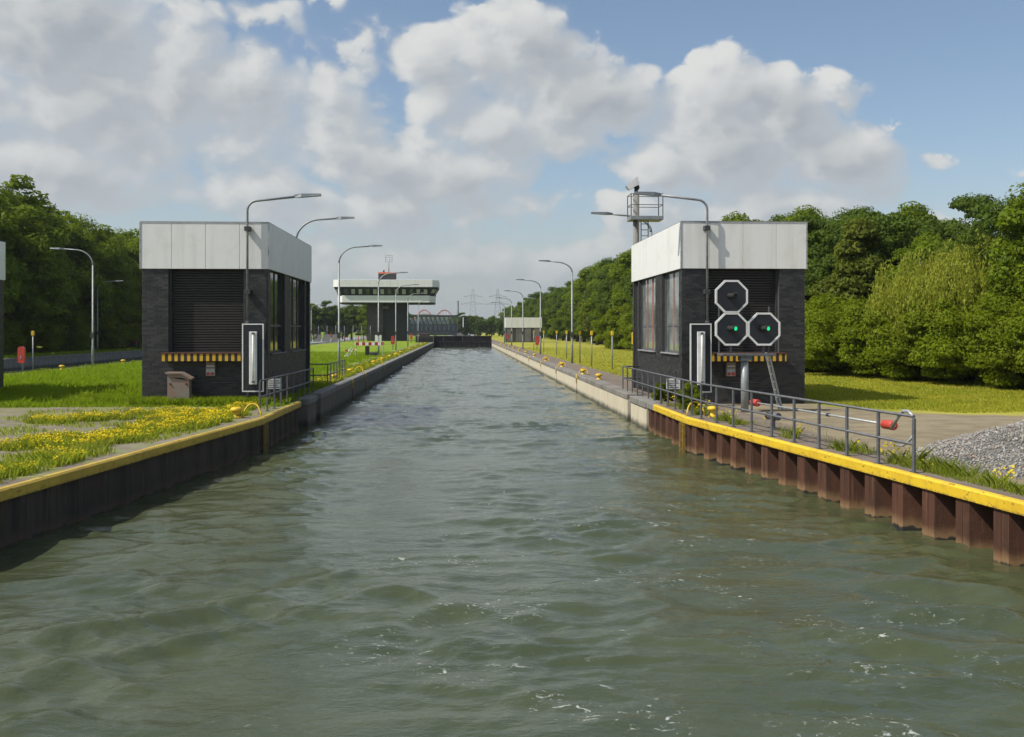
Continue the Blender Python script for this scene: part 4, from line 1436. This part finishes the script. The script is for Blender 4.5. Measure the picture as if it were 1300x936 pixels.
# far machine house at the upper end of the lock
th = thing('far_house', 'small far house with white top and grey panels right of the gate', 'building', (9.6, 217.0, 1.0))
MB().box((.02, .02, -.3), (7.6, 6, 3.1)).build('wall', 'mortar_dark', th)
for i in range(4):
    MB().box((.25 + i * 1.9, -.05, .1), (.25 + i * 1.9 + 1.3, .019, 3.05)).build('wall_panel', 'slab_grey', th)
for i in range(6):
    MB().box((-.05 + i * 1.285, -.12, 3.1), (-.05 + i * 1.285 + 1.27, .02, 5.25)).build('fascia_panel', 'fascia_white', th)
MB().box((-.05, .021, 3.1), (7.66, 6.05, 5.24)).build('roof', 'fascia_white', th)

# ------------------------------------------------------------------ bridges, far chimney and pylons
th = thing('truss_bridge', 'dark blue grey steel truss bridge across the canal behind the gate', 'bridge', (-15.0, 335.0, 1.0))
Lb, hb = 28.0, 5.3
for yy in (0, 6.5):
    for nm, z in (('bottom_chord', 1.9), ('top_chord', 1.9 + hb)):
        MB().box((-Lb / 2, yy - .22, z - .28), (Lb / 2, yy + .22, z + .28)).build(nm, 'truss_dark', th)
    n = 19
    for i in range(n + 1):
        x = -Lb / 2 + Lb * i / n
        MB().bar((x, yy, 2.2), (x, yy, 1.62 + hb), .2, .2, (0, 1, 0)).build('post', 'truss_steel', th)
        if i < n:
            x2 = x + Lb / n
            MB().bar((x, yy + .05, 2.2), (x2, yy + .05, 1.6 + hb), .17, .12, (0, 1, 0)).build('diagonal', 'truss_steel', th)
            MB().bar((x2, yy - .05, 2.2), (x, yy - .05, 1.6 + hb), .22, .14, (0, 1, 0)).build('diagonal', 'truss_dark', th)
for yy in (0, 6.5):
    MB().box((-Lb / 2, yy - .15, 4.35), (Lb / 2, yy + .15, 4.6)).build('middle_chord', 'truss_dark', th)
MB().box((-Lb / 2, 6.2, 2.2), (Lb / 2, 6.26, 4.3)).build('parapet_plate', 'truss_dark', th)
MB().box((-Lb / 2, -.4, .9), (Lb / 2, 6.9, 1.6)).build('deck', 'truss_dark', th)
for x0 in (-Lb / 2 - 1.5, Lb / 2 - .3):
    MB().box((x0, -1, -1.2), (x0 + 1.8, 7.5, 1.61)).build('abutment', 'concrete_grey', th)
th = thing('arch_bridge', 'red tied arch bridge far behind the truss bridge', 'bridge', (-10.0, 430.0, 1.0))
for x0 in (-9.5, -1.0):
    for yy in (0, 7):
        pts = [(x0 + 8.5 * i / 14, yy, 7.2 + 3.9 * math.sin(math.pi * i / 14)) for i in range(15)]
        MB().tube(pts, .15, 8).build('arch_rib', 'arch_red', th)
        for i in range(2, 13, 2):
            MB().tube([(pts[i][0], yy, 6.2), pts[i]], .03, 5).build('hanger', 'arch_red', th)
MB().box((-12, -.6, 5.9), (9.5, 7.6, 6.5)).build('deck', 'truss_steel', th)
for x0 in (-10, -1.2, 7.6):
    MB().box((x0, -.3, -1.2), (x0 + 1.2, 7.3, 5.9)).build('pier', 'concrete_grey', th)
th = thing('chimney', 'tall slim pale chimney far away on the horizon', 'chimney', (-2.4, 900.0, 0))
MB().tube([(0, 0, -1), (0, 0, 28.5)], [1.1, .9], 12).build('stack', 'truss_steel', th)
MB().tube([(0, 0, 28.5), (0, 0, 29.2)], [1.0, 1.0], 12).build('rim', 'concrete_grey', th)
def pylon(label, x, y, h):
    th = thing('power_pylon', label, 'pylon', (x, y, 0), 0, 'power pylons on the horizon')
    mb = MB()
    w0, w1 = h * .11, h * .015
    def cr(z):
        w = w0 + (w1 - w0) * z / h
        return [(-w, -w, z), (w, -w, z), (w, w, z), (-w, w, z)]
    zs = [h * i / 9 for i in range(10)]
    for a, b in zip(zs[:-1], zs[1:]):
        A, B = cr(a), cr(b)
        for i in range(4):
            j = (i + 1) % 4
            mb.bar(A[i], B[i], .12, .12)
            mb.bar(A[i], B[j], .05, .05)
            mb.bar(A[j], B[i], .05, .05)
    mb.build('lattice', 'truss_steel', th)
    for z, l in ((h * .66, h * .26), (h * .82, h * .2)):
        ar = MB()
        ar.bar((-l, 0, z), (l, 0, z), .12, .12)
        ar.bar((-l, 0, z), (0, 0, z + h * .05), .2, .2)
        ar.bar((l, 0, z), (0, 0, z + h * .05), .2, .2)
        ar.build('cross_arm', 'truss_steel', th)
pylon('left one of two distant lattice pylons above the far wood', 10.8, 900, 40)
pylon('right one of two distant lattice pylons, nearer the lamps', 29.0, 800, 36)

# ------------------------------------------------------------------ vegetation
def unit(v):
    return v / (np.linalg.norm(v, axis=-1, keepdims=True) + 1e-9)
def crown_mesh(name, seed, rx, ry, rz, zc, n_cl, per, leaf, cl_r, mat, cone=0.0, flat=.0, droop=0.0, inner=.25, low=-.9, lumpy=.15):
    """leaf quads gathered in clumps through an uneven ellipsoid crown"""
    rs = np.random.RandomState(seed)
    d = unit(rs.normal(size=(n_cl, 3)))
    d[:, 2] = np.where(d[:, 2] < low, -d[:, 2], d[:, 2])
    lump = 1 + lumpy * np.sin(d[:, 0] * 3.1 + seed) * np.cos(d[:, 1] * 2.7 + seed * 1.7) + lumpy * .6 * np.sin(d[:, 2] * 5 + d[:, 0] * 4 + seed)
    rad = (rs.rand(n_cl) ** .38) * lump
    rad = np.minimum(np.where(rs.rand(n_cl) < inner, rad * .6, rad), .97 + .10 * rs.rand(n_cl))
    c = d * rad[:, None] * np.array([rx, ry, rz])
    if cone:
        f = 1 - cone * np.clip((c[:, 2] / rz + 1) / 2, 0, 1)
        c[:, 0] *= f
        c[:, 1] *= f
    c[:, 2] += zc
    cr = cl_r * rs.uniform(.7, 1.3, n_cl)
    k_ = np.maximum(20, (per * (cr / cl_r) ** 2)).astype(int)
    idx = np.repeat(np.arange(n_cl), k_)
    N = len(idx)
    e = unit(rs.normal(size=(N, 3)))
    e[:, 2] = np.where(e[:, 2] < -.3, e[:, 2] * .4, e[:, 2])
    rr = (.25 + .75 * rs.rand(N) ** .45)
    P = c[idx] + e * rr[:, None] * cr[idx][:, None] * np.array([1.1, 1.1, .8])
    P[:, 2] -= droop * rs.rand(N) ** 2
    nrm = unit(e * .75 + rs.normal(size=(N, 3)) * .42 + np.array([0, 0, .35]))
    a = unit(np.cross(nrm, rs.normal(size=(N, 3))))
    b = np.cross(nrm, a)
    s = leaf * (rs.uniform(.65, 1.35, n_cl)[idx] * rs.uniform(.6, 1.3, N))[:, None]
    fold = nrm * s * .18
    v0 = P - a * s * .62
    v1 = P + b * s * .34 + fold
    v2 = P + a * s * .62
    v3 = P - b * s * .34 + fold
    V = np.stack([v0, v1, v2, v3], 1).reshape(-1, 3)
    V[:, 2] = np.maximum(V[:, 2], .02)
    F = np.arange(4 * N).reshape(-1, 4)
    return npmesh(name, V, F, [mat])
def trunk_mesh(seed, h, r, limbs, spread, zl):
    rs = random.Random(seed)
    mb = MB()
    pts = [Vector((0, 0, -.2)), Vector((0, 0, .15 * h)), Vector((rs.uniform(-.1, .1), rs.uniform(-.1, .1), .45 * h)), Vector((rs.uniform(-.3, .3), rs.uniform(-.3, .3), .85 * h))]
    mb.tube(pts, [r * 1.35, r, r * .75, r * .25], 9)
    for i in range(limbs):
        a = i * 2.4 + rs.random()
        z0 = h * rs.uniform(zl, .65)
        l = spread * rs.uniform(.6, 1)
        p0 = Vector((0, 0, z0))
        p1 = p0 + Vector((math.cos(a) * l * .5, math.sin(a) * l * .5, l * .35))
        p2 = p0 + Vector((math.cos(a) * l, math.sin(a) * l, l * .85))
        mb.tube([p0, p1, p2], [r * .5, r * .3, r * .1], 6)
    return mb
def make_tree(name, label, cat, seed, h, rx, rz, zc, n_cl, per, leaf, cl_r, mat, group, trunk_r=.3, **kw):
    th = thing(name, label, cat, (0, 0, 0), 0, group)
    trunk_mesh(seed, h, trunk_r, 7, rx * .8, .25).build('trunk', 'bark', th)
    link('crown', crown_mesh('crown', seed, rx, rx * kw.pop('ratio', 1.0), rz, zc, n_cl, per, leaf, cl_r, mat, **kw), th)
    return th
used = set()
def plant(proto, x, y, rz, s, label, group=None, sz=None):
    if proto.name not in used:
        used.add(proto.name)
        proto.location = (x, y, ZG - .05)
        proto.rotation_euler = (0, 0, rz)
        proto.scale = (s, s, sz or s)
        proto['label'] = label
        if group:
            proto['group'] = group
        return proto
    return dup(proto, (x, y, ZG - .05), rz, label, group, (s, s, sz or s))
G_LEFT, G_RIGHT, G_FAR = 'tall trees on the far left bank', 'trees behind the right lawn', 'far trees beyond the lock'
big = [make_tree('broadleaf_tree', 'tall tree', 'tree', 11 + i, 17, 5.4, 8.0, 8.6, 190, 260, .34, 1.35, 'leaf_broad', G_LEFT, .38, inner=.2) for i in range(3)]
mid = [make_tree('broadleaf_tree', 'tree', 'tree', 31 + i, 12, 4.3, 6.1, 6.2, 200, 270, .24, .95, 'leaf_dark' if i else 'leaf_broad', G_RIGHT, .28, inner=.2) for i in range(3)]
bush = [make_tree('bush', 'bush', 'bush', 51 + i, 3, 2.9, 2.45, 2.1, 150, 330, .15, .68, 'leaf_bush', 'bushes along the right lawn edge', .05, inner=.15) for i in range(3)]
conif = make_tree('bushy_tree', 'brownish green tree', 'tree', 71, 8, 3.1, 4.4, 4.5, 110, 260, .22, .75, 'leaf_brown', None, .2, cone=.62)

# willow: drooping strands
def willow_mesh(seed):
    rs = np.random.RandomState(seed)
    S = 1500
    d = unit(rs.normal(size=(S, 3)))
    d[:, 2] = np.abs(d[:, 2]) * .9 + .05
    lump = 1 + .2 * np.sin(d[:, 0] * 4 + 1) * np.cos(d[:, 1] * 5)
    st = d * (rs.rand(S) ** .3 * lump)[:, None] * np.array([4.4, 3.4, 3.1]) + np.array([0, 0, 4.1])
    L = rs.uniform(.9, 3.2, S)
    per = 34
    tt = rs.rand(S, per)
    out = unit(d * np.array([1, 1, 0]))
    P = st[:, None, :] + out[:, None, :] * (tt * .7)[..., None] * np.minimum(L, 1.5)[:, None, None] * .5
    P[..., 2] -= (tt ** 1.3) * L[:, None]
    P += rs.normal(size=P.shape) * .09
    P = P.reshape(-1, 3)
    N = len(P)
    a = unit(np.array([0, 0, -1.0]) + rs.normal(size=(N, 3)) * .38)
    b = unit(np.cross(a, rs.normal(size=(N, 3))))
    s = rs.uniform(.09, .20, N)[:, None]
    V = np.stack([P - a * s * .7, P + b * s * .2, P + a * s * .7, P - b * s * .2], 1).reshape(-1, 3)
    V[:, 2] = np.maximum(V[:, 2], .05)
    return npmesh('crown', V, np.arange(4 * N).reshape(-1, 4), ['leaf_willow'])
wil = thing('willow_tree', 'pale yellow green willow with drooping twigs before the dark right trees', 'tree', (25.6, 50.5, ZG), R(20))
trunk_mesh(5, 6, .3, 7, 3, .3).build('trunk', 'bark', wil)
link('crown', willow_mesh(81), wil)

rs = random.Random(5)
# far left bank: big trees in two rows
ys = [98, 107, 115, 124, 133, 143, 153, 164, 176, 190]
for i, y in enumerate(ys):
    plant(big[i % 3], -48.5 + rs.uniform(-1, 1.5), y, rs.uniform(0, 6), rs.uniform(.97, 1.08), 'tall left bank tree, %s from the left in the front row' % nth(i))
for i, y in enumerate([104, 113, 122, 134, 146, 160, 175, 192]):
    plant(big[(i + 1) % 3], -57 + rs.uniform(-1, 1), y, rs.uniform(0, 6), rs.uniform(.98, 1.1), 'taller left bank tree in the back row, %s from the left' % nth(i), 'second row of trees on the far left bank')
for i, (x, y, s) in enumerate(((-45.5, 112, .85), (-45.2, 121, .8), (-45.0, 131, .95), (-44.6, 139, 1.2), (-45.2, 150, 1.1), (-45.5, 103, .8))):
    plant(mid[0] if i == 30 else bush[i % 3], x, y, i * 1.3, s, 'low bush at the foot of the left bank trees, %s from the left' % nth([1, 2, 3, 4, 5, 0][i]), 'bushes below the left bank trees')

# right side wood receding along the lawn
yy = 43.0
i = 0
while yy < 560:
    if yy < 52:
        s = .82
    elif yy < 58:
        s = .60
    elif yy < 62:
        s = .67
    elif yy < 75:
        s = .82
    elif yy < 100:
        s = .95
    else:
        s = 1.12
    x = 27.3 + rs.uniform(-1, 1.2) if yy < 70 else 26.2 + rs.uniform(-1.2, 1.2)
    lab = 'dark green tree high behind the right hedge, %s from the right, %s row' if yy < 90 else 'tree in the receding right wood, %s from its near end, %s row'
    plant(mid[i % 3], x, yy, rs.uniform(0, 6), s * rs.uniform(.93, 1.07), lab % (nth(i), 'front'), G_RIGHT if yy < 90 else 'wood edge along the right lawn')
    plant(mid[(i + 1) % 3], x + 7 + rs.uniform(-1, 1), yy + 3, rs.uniform(0, 6), s * rs.uniform(.98, 1.14), lab % (nth(i), 'back'), G_RIGHT if yy < 90 else 'wood edge along the right lawn')
    yy += 5.6 if yy < 80 else (7.5 if yy < 200 else 13)
    i += 1
GB = 'bushes along the right lawn edge'
for i, (x, y, s) in enumerate(((25.6, 39.2, 1.0), (24.9, 42.6, .92), (26.3, 45.5, 1.0), (24.4, 46.8, .95), (23.6, 49.8, 1.0), (22.9, 53.6, .9), (22.3, 57.0, 1.0), (21.9, 60.6, .95), (21.7, 64.8, .9), (22.5, 69, .9), (23, 75, .9), (23, 82, .9), (23.5, 90, .9), (23.5, 99, .95))):
    plant(bush[i % 3], x, y, i * 2.1, s, 'dense green bush in the hedge along the right lawn, %s from the right' % nth(i), GB)
for i, (x, y, s) in enumerate(((23.2, 129, 1.1), (22.9, 136, 1.25), (22.6, 144, 1.2), (22.8, 118, 1.0), (23.2, 108, 1.0))):
    plant(bush[(i + 1) % 3], x, y, i * 1.7, s, ['bright green bush left of the right house, third from the wood', 'tall bright green bush left of the right house at the lawn end', 'farthest bright green bush left of the right house', 'bright green bush left of the right house, fourth from the far end', 'nearest bright green bush behind the right house'][i], 'bright bushes left of the right house')
plant(conif, 24.9, 63.0, 0, 1.0, 'brownish green pointed tree between right house and willow')
plant(conif, 23.6, 176.0, 1, 1.35, 'pointed olive tree at the wood edge right of the lamps')
# far belts beyond the lock
for i in range(15):
    plant(mid[i % 3], -66 + i * 3.4 + rs.uniform(-1, 1), 300 + rs.uniform(-8, 30), rs.uniform(0, 6), rs.uniform(.72, .95), 'distant tree in the belt left of the control tower, %s from the left' % nth(i), 'distant trees left of the tower')
for i in range(13):
    plant(mid[(i * 2) % 3], -2 + i * 2.6 + rs.uniform(-1, 1), 400 + rs.uniform(-8, 50), rs.uniform(0, 6), rs.uniform(.60, .82), 'distant tree in the belt behind the lock gate, %s from the left' % nth(i), G_FAR)
for i in range(7):
    plant(mid[(i * 2) % 3], -34 + i * 3.0 + rs.uniform(-1, 1), 440 + rs.uniform(-8, 30), rs.uniform(0, 6), rs.uniform(.5, .65), 'distant tree behind the truss bridge, %s from the left' % nth(i), 'distant trees behind the bridge')

# wooded hills on the horizon
m, t, out = newmat('hill_wood')
p = pos(t)
col = t.mix(t.sstep(t.noise(p, .03, 6, .7), .38, .66), (.035, .06, .022), (.075, .105, .035))
principled(t, out, col, .9, 0, (t.noise(p, .09, 5, .7), 1.0, 4.0), .1)
def hills(y0, x0, x1, hgt, seed, n=160, dep=300):
    V = []
    xs = np.linspace(x0, x1, n)
    prof = hgt * (.72 + .5 * vnoise(xs / 260.0, xs * 0 + seed + .5, seed) + .12 * vnoise(xs / 40.0, xs * 0 + .3, seed + 1) + .05 * vnoise(xs / 11.0, xs * 0 + .3, seed + 2))
    rows = [(0, 0.0), (25, .55), (70, .85), (130, 1.0), (dep, .9)]
    for dy, f in rows:
        V.append(np.stack([xs, np.full(n, y0 + dy), np.maximum(prof * f, 0) + .9], -1))
    V = np.concatenate(V)
    i = np.arange(len(rows) - 1)[:, None] * n + np.arange(n - 1)[None, :]
    F = np.stack([i, i + 1, i + n + 1, i + n], -1).reshape(-1, 4)
    return tag(link('hills', npmesh('hills', V, F, ['hill_wood'], smooth=True)), None, None, None, 'structure')
hills(1250, -900, 1100, 24, 3)
hills(1900, -1500, 1700, 46, 6)

# small leafy shrubs at the railing
for i, (x, y, s, lab) in enumerate(((7.35, 36.9, .17, 'small leafy shrub at the railing by the right house corner'), (7.45, 33.0, .19, 'small leafy shrub at the railing before the black sign panel'))):
    dup(bush[i], (x, y, ZG - .1), i, lab, 'shrubs by the right railing', (s * .75, s * .75, s))

# ------------------------------------------------------------------ grass, weeds, flowers
def blades(name, P, h, w, mat, seed, lean=.35, kind='stuff', z0=ZG - .02):
    rs = np.random.RandomState(seed)
    N = len(P)
    ang = rs.rand(N) * 2 * np.pi
    b = np.stack([np.cos(ang), np.sin(ang), ang * 0], -1)
    hh = h if np.ndim(h) else np.full(N, h)
    hh = hh * rs.uniform(.55, 1.3, N)
    ww = w * rs.uniform(.7, 1.3, N)
    base = np.stack([P[:, 0], P[:, 1], np.full(N, z0)], -1)
    ld = np.clip(rs.normal(size=(N, 2)), -1.3, 1.3) * lean
    tip = base + np.stack([ld[:, 0] * hh, ld[:, 1] * hh, hh], -1)
    mid_ = base + np.stack([ld[:, 0] * hh * .3, ld[:, 1] * hh * .3, hh * .55], -1)
    V = np.stack([base - b * ww[:, None] / 2, base + b * ww[:, None] / 2, mid_ + b * ww[:, None] * .42, tip, mid_ - b * ww[:, None] * .42], 1).reshape(-1, 3)
    F = np.arange(5 * N).reshape(-1, 5)
    return tag(link(name, npmesh(name, V, F, [mat])), None, None, None, kind)
def scatter(n, x0, x1, y0, y1, seed, pw=2.0, keep=None):
    """random points, denser near the quay end (density falls with distance)"""
    rs = np.random.RandomState(seed)
    u = rs.rand(n)
    if pw:
        y = 1 / (1 / y0 + u * (1 / y1 - 1 / y0))
    else:
        y = y0 + u * (y1 - y0)
    P = np.stack([x0 + rs.rand(n) * (x1 - x0), y], -1)
    if keep is not None:
        P = P[keep(P[:, 0], P[:, 1])]
    return P
def inhouse(x, y):
    return ((x > -11.2) & (x < -6.6) & (y > 36.1) & (y < 46.6)) | ((x > -24.2) & (x < -19.4) & (y > 34.4) & (y < 45.1)) | ((x > 7.5) & (x < 12.2) & (y > 35.0) & (y < 45.6))
def nz(x, y, f, s):
    return vnoise(x * f + s * 3.7, y * f + s * 1.3, s)
P = scatter(125000, -26.2, -6.0, 34.6, 120, 1, 2, lambda x, y: ~inhouse(x, y) & ((x < -8.4) | (nz(x, y, .9, 4) > .05) | (y < 47)))
h = .10 + .12 * np.clip(nz(P[:, 0], P[:, 1], .5, 7) * 2 + .3, 0, 1)
tag(blades('grass', P, h, .035, 'grass_left', 3), 'bright green rough grass on the left island', None)
P = scatter(120000, 8.8, 26, 29.5, 150, 2, 2, lambda x, y: ~inhouse(x, y) & ((y > 36.5 + nz(x, y, .6, 3)) | ((x > 12.4) & (y > 30.8 + 5.2 * np.exp(-(x - 12) * .62) + nz(x, y, .6, 3)))))
tag(blades('grass', P, .075, .035, 'grass_right', 4), 'mown yellow green lawn on the right bank', None)
P = scatter(26000, -42.2, -40.6, 60, 170, 5, 2)
P2 = scatter(30000, -48, -42.2, 70, 170, 6, 2)
tag(blades('grass', np.concatenate([P, P2]), .22, .06, 'grass_left', 6), 'grass strip along the far bank of the second chamber', None)
P = scatter(22000, -26, -8.2, 35.5, 95, 61, 2, lambda x, y: ~inhouse(x, y) & (nz(x, y, .42, 62) > .14))
blades('tall_grass', P, .27, .032, 'grass_left', 63, .5)
P = scatter(9000, 9.5, 24, 33, 110, 64, 2, lambda x, y: ~inhouse(x, y) & (x > 12.6) & (nz(x, y, .5, 65) > .1))
blades('tall_grass', P, .15, .03, 'weed', 66, .5)
# strip between left coping and path, with yellow weeds
P = scatter(40000, -7.2, -6.0, 46, 200, 8, 2, lambda x, y: nz(x, y, .5, 5) > -.12)
blades('weeds', P, .20, .05, 'weed', 9)
# left weedy ground
LP = [(-7.4, 30.9, .9, 1.6), (-8.0, 29.8, 1.0, 1.4), (-7.8, 26.9, .8, 1.2), (-8.05, 24.6, .75, 1.2), (-8.35, 23.2, .6, .8), (-7.0, 28.2, .7, 1.3), (-9.5, 23.0, .55, .8), (-9.4, 24.2, .55, .8), (-7.85, 18.2, .35, .8), (-7.5, 20.2, .3, .7), (-7.2, 33.2, .5, .8), (-7.05, 34.3, .4, .5), (-11.2, 29.3, .8, .8), (-10.2, 30.0, .7, .7), (-9.0, 31.6, 1.0, .9), (-8.2, 21.2, .4, .7)]
def patchy(n, seed, grow=1.0, jit=.5):
    rs = np.random.RandomState(seed)
    wts = np.array([a * b for _, _, a, b in LP])
    k_ = rs.choice(len(LP), n, p=wts / wts.sum())
    A = np.array(LP)[k_]
    r = np.sqrt(rs.rand(n)) * grow
    th_ = rs.rand(n) * 2 * np.pi
    x = A[:, 0] + A[:, 2] * r * np.cos(th_)
    y = A[:, 1] + A[:, 3] * r * np.sin(th_)
    m_ = (nz(x, y, 1.6, 14) > -.18) & (x < np.where(y > 29.7, -6.25, -6.3 - (29.7 - y) * .122))
    return np.stack([x, y], -1)[m_]
def edge_ok(x, y):
    return x < np.where(y > 29.7, -6.2, -6.2 - (29.7 - y) * .122)
P = patchy(30000, 21, 1.15)
blades('weeds', P, .17, .022, 'weed', 22, .5)
P = scatter(26000, -13.5, -6.2, 15, 35.2, 23, 2, lambda x, y: edge_ok(x, y) & (nz(x, y, .7, 9) > .08))
blades('weeds', P, .10, .022, 'weed', 24, .5)
P = scatter(9000, -9.6, -6.3, 14.5, 23, 25, 2, lambda x, y: edge_ok(x, y) & (x > -7.25 - (29.7 - y) * .122) & (nz(x, y, .8, 19) > -.08))
blades('weeds', P, .24, .018, 'weed', 26, .45)
P = scatter(7000, -11.1, -6.6, 34.9, 36.2, 27, 0)
blades('weeds', P, .26, .03, 'grass_left', 28, .45)
def flowers(name, P, h0, h1, size, seed):
    rs = np.random.RandomState(seed)
    N = len(P)
    c = np.stack([P[:, 0], P[:, 1], ZG + rs.uniform(h0, h1, N)], -1)
    V, s = [], size * rs.uniform(.6, 1.3, N)[:, None]
    nrm = unit(rs.normal(size=(N, 3)) * .45 + np.array([-.1, -.3, 1.0]))
    a = unit(np.cross(nrm, rs.normal(size=(N, 3))))
    b = np.cross(nrm, a)
    ring = [c + (a * math.cos(j * math.pi / 3) + b * math.sin(j * math.pi / 3)) * s for j in range(6)]
    V = np.stack(ring, 1).reshape(-1, 3)
    return tag(link(name, npmesh(name, V, np.arange(6 * N).reshape(-1, 6), ['flower_yellow'])), None, None, None, 'stuff')
P = patchy(21000, 31, 1.0)
P = P[nz(P[:, 0], P[:, 1], 2.4, 33) > -.08]
flowers('yellow_flowers', P, .05, .20, .0165, 32)
P = scatter(700, -7.1, -6.0, 46, 190, 41, 2)
flowers('yellow_flowers', P, .1, .24, .035, 42)
# right coping strip
def RS(y):
    return np.where(y >= 29.4, 6.55, 6.55 + (29.4 - y) * .115)
rs2 = np.random.RandomState(51)
y_ = 10 + rs2.rand(16000) ** 1.2 * 26
x_ = RS(y_) + .5 + np.abs(rs2.normal(size=16000)) * .38
ok = (nz(x_, y_, .9, 52) > np.where(y_ < 19.5, -.2, .12)) & (nz(x_, y_, 3.1, 58) > -.22)
hh_ = .07 + .20 * np.clip(nz(x_, y_, 1.3, 59) * 1.8 + .35, 0, 1.3)
blades('weeds', np.stack([x_, y_], -1)[ok], hh_[ok], .011, 'weed', 53, .6)
y_ = 12 + rs2.rand(900) * 8
x_ = RS(y_) + .6 + rs2.rand(900) * .7
ok = nz(x_, y_, 1.1, 55) > .12
flowers('yellow_flowers', np.stack([x_, y_], -1)[ok], .1, .34, .02, 56)
y_ = 19 + rs2.rand(900) * 17
x_ = RS(y_) + .6 + rs2.rand(900) * .9
ok = nz(x_, y_, 1.1, 55) > .22
flowers('yellow_flowers', np.stack([x_, y_], -1)[ok], .08, .3, .024, 57)

# ------------------------------------------------------------------ gravel heap
m, t, out = newmat('gravel')
r_ = island(t)
ramp = t.mix(r_, (.15, .145, .132), (.40, .385, .35))
ramp = t.mix(t.math('GREATER_THAN', t.math('FRACT', t.math('MULTIPLY', r_, 17.0)), .9), ramp, (.33, .25, .19))
principled(t, out, ramp, .9, 0, (t.noise(pos(t), 60, 3), .3, .01))
def heap_z(x, y):
    d = np.sqrt(((x - 12.9) / 3.9) ** 2 + ((y - 19.2) / 3.9) ** 2)
    return np.maximum(0, 1.28 * (1.0 - d ** 1.15) + .10 * vnoise(x * .9, y * .9, 61) + .04 * vnoise(x * 3, y * 3, 62)) * (d < 1.25)
gx = np.linspace(8.6, 17.2, 90)
X, Y = np.meshgrid(gx, np.linspace(15.0, 23.6, 90))
Zh = heap_z(X, Y)
V = np.stack([X - 12.9, Y - 19.2, Zh - .06], -1).reshape(-1, 3)
i = np.arange(89)[:, None] * 90 + np.arange(89)[None, :]
F = np.stack([i, i + 1, i + 91, i + 90], -1).reshape(-1, 4)
heap = tag(link('gravel_heap', npmesh('gravel_heap', V, F, ['slab_grey'], smooth=True), None, (12.9, 19.2, ZG)), 'heap of grey crushed stone behind the right coping', 'gravel heap')
rs2 = np.random.RandomState(63)
N = 46000
x_ = 8.9 + rs2.rand(N) * 6.6
y_ = 15.3 + rs2.rand(N) * 7.9
z_ = heap_z(x_, y_)
okk = z_ > .03
x_, y_, z_ = x_[okk], y_[okk], z_[okk]
N = len(x_)
cube = np.array([(0, 0, -1), (.9, 0, 0), (0, .9, 0), (-.9, 0, 0), (0, -.9, 0), (0, 0, 1)], float)
tri = np.array([(0, 2, 1), (0, 3, 2), (0, 4, 3), (0, 1, 4), (5, 1, 2), (5, 2, 3), (5, 3, 4), (5, 4, 1)])
S_ = (np.clip(np.exp(rs2.normal(size=N) * .5 - 4.25), .006, .05) * (1 + (rs2.rand(N) < .03) * .6))[:, None, None]
sh = cube[None] * S_ * rs2.uniform(.6, 1.3, (N, 6, 1)) + rs2.normal(size=(N, 6, 3)) * S_ * .22
qv = rs2.normal(size=(N, 4))
qv /= np.linalg.norm(qv, axis=1, keepdims=True)
w_, a_, b_, c_ = qv.T
Rm = np.stack([1 - 2 * (b_ * b_ + c_ * c_), 2 * (a_ * b_ - c_ * w_), 2 * (a_ * c_ + b_ * w_), 2 * (a_ * b_ + c_ * w_), 1 - 2 * (a_ * a_ + c_ * c_), 2 * (b_ * c_ - a_ * w_), 2 * (a_ * c_ - b_ * w_), 2 * (b_ * c_ + a_ * w_), 1 - 2 * (a_ * a_ + b_ * b_)], -1).reshape(-1, 3, 3)
V = np.einsum('nij,nkj->nki', Rm, sh) + np.stack([x_ - 12.9, y_ - 19.2, z_ - .045], -1)[:, None, :]
F = (tri[None] + (np.arange(N) * 6)[:, None, None]).reshape(-1, 3)
st_ = link('stones', npmesh('stones', V.reshape(-1, 3), F, ['gravel']), heap)
st_['kind'] = 'stuff'

# ------------------------------------------------------------------ summer haze
m = bpy.data.materials.new('haze')
m.use_nodes = True
m.node_tree.nodes.clear()
pv = m.node_tree.nodes.new('ShaderNodeVolumePrincipled')
pv.inputs['Color'].default_value = (.80, .88, .95, 1)
pv.inputs['Density'].default_value = .00013
pv.inputs['Anisotropy'].default_value = .2
ho = m.node_tree.nodes.new('ShaderNodeOutputMaterial')
m.node_tree.links.new(pv.outputs[0], ho.inputs['Volume'])
MAT['haze'] = m
tag(MB().box((-4300, -500, -4), (4300, 3700, 90)).build('haze', 'haze'), None, None, None, 'stuff')
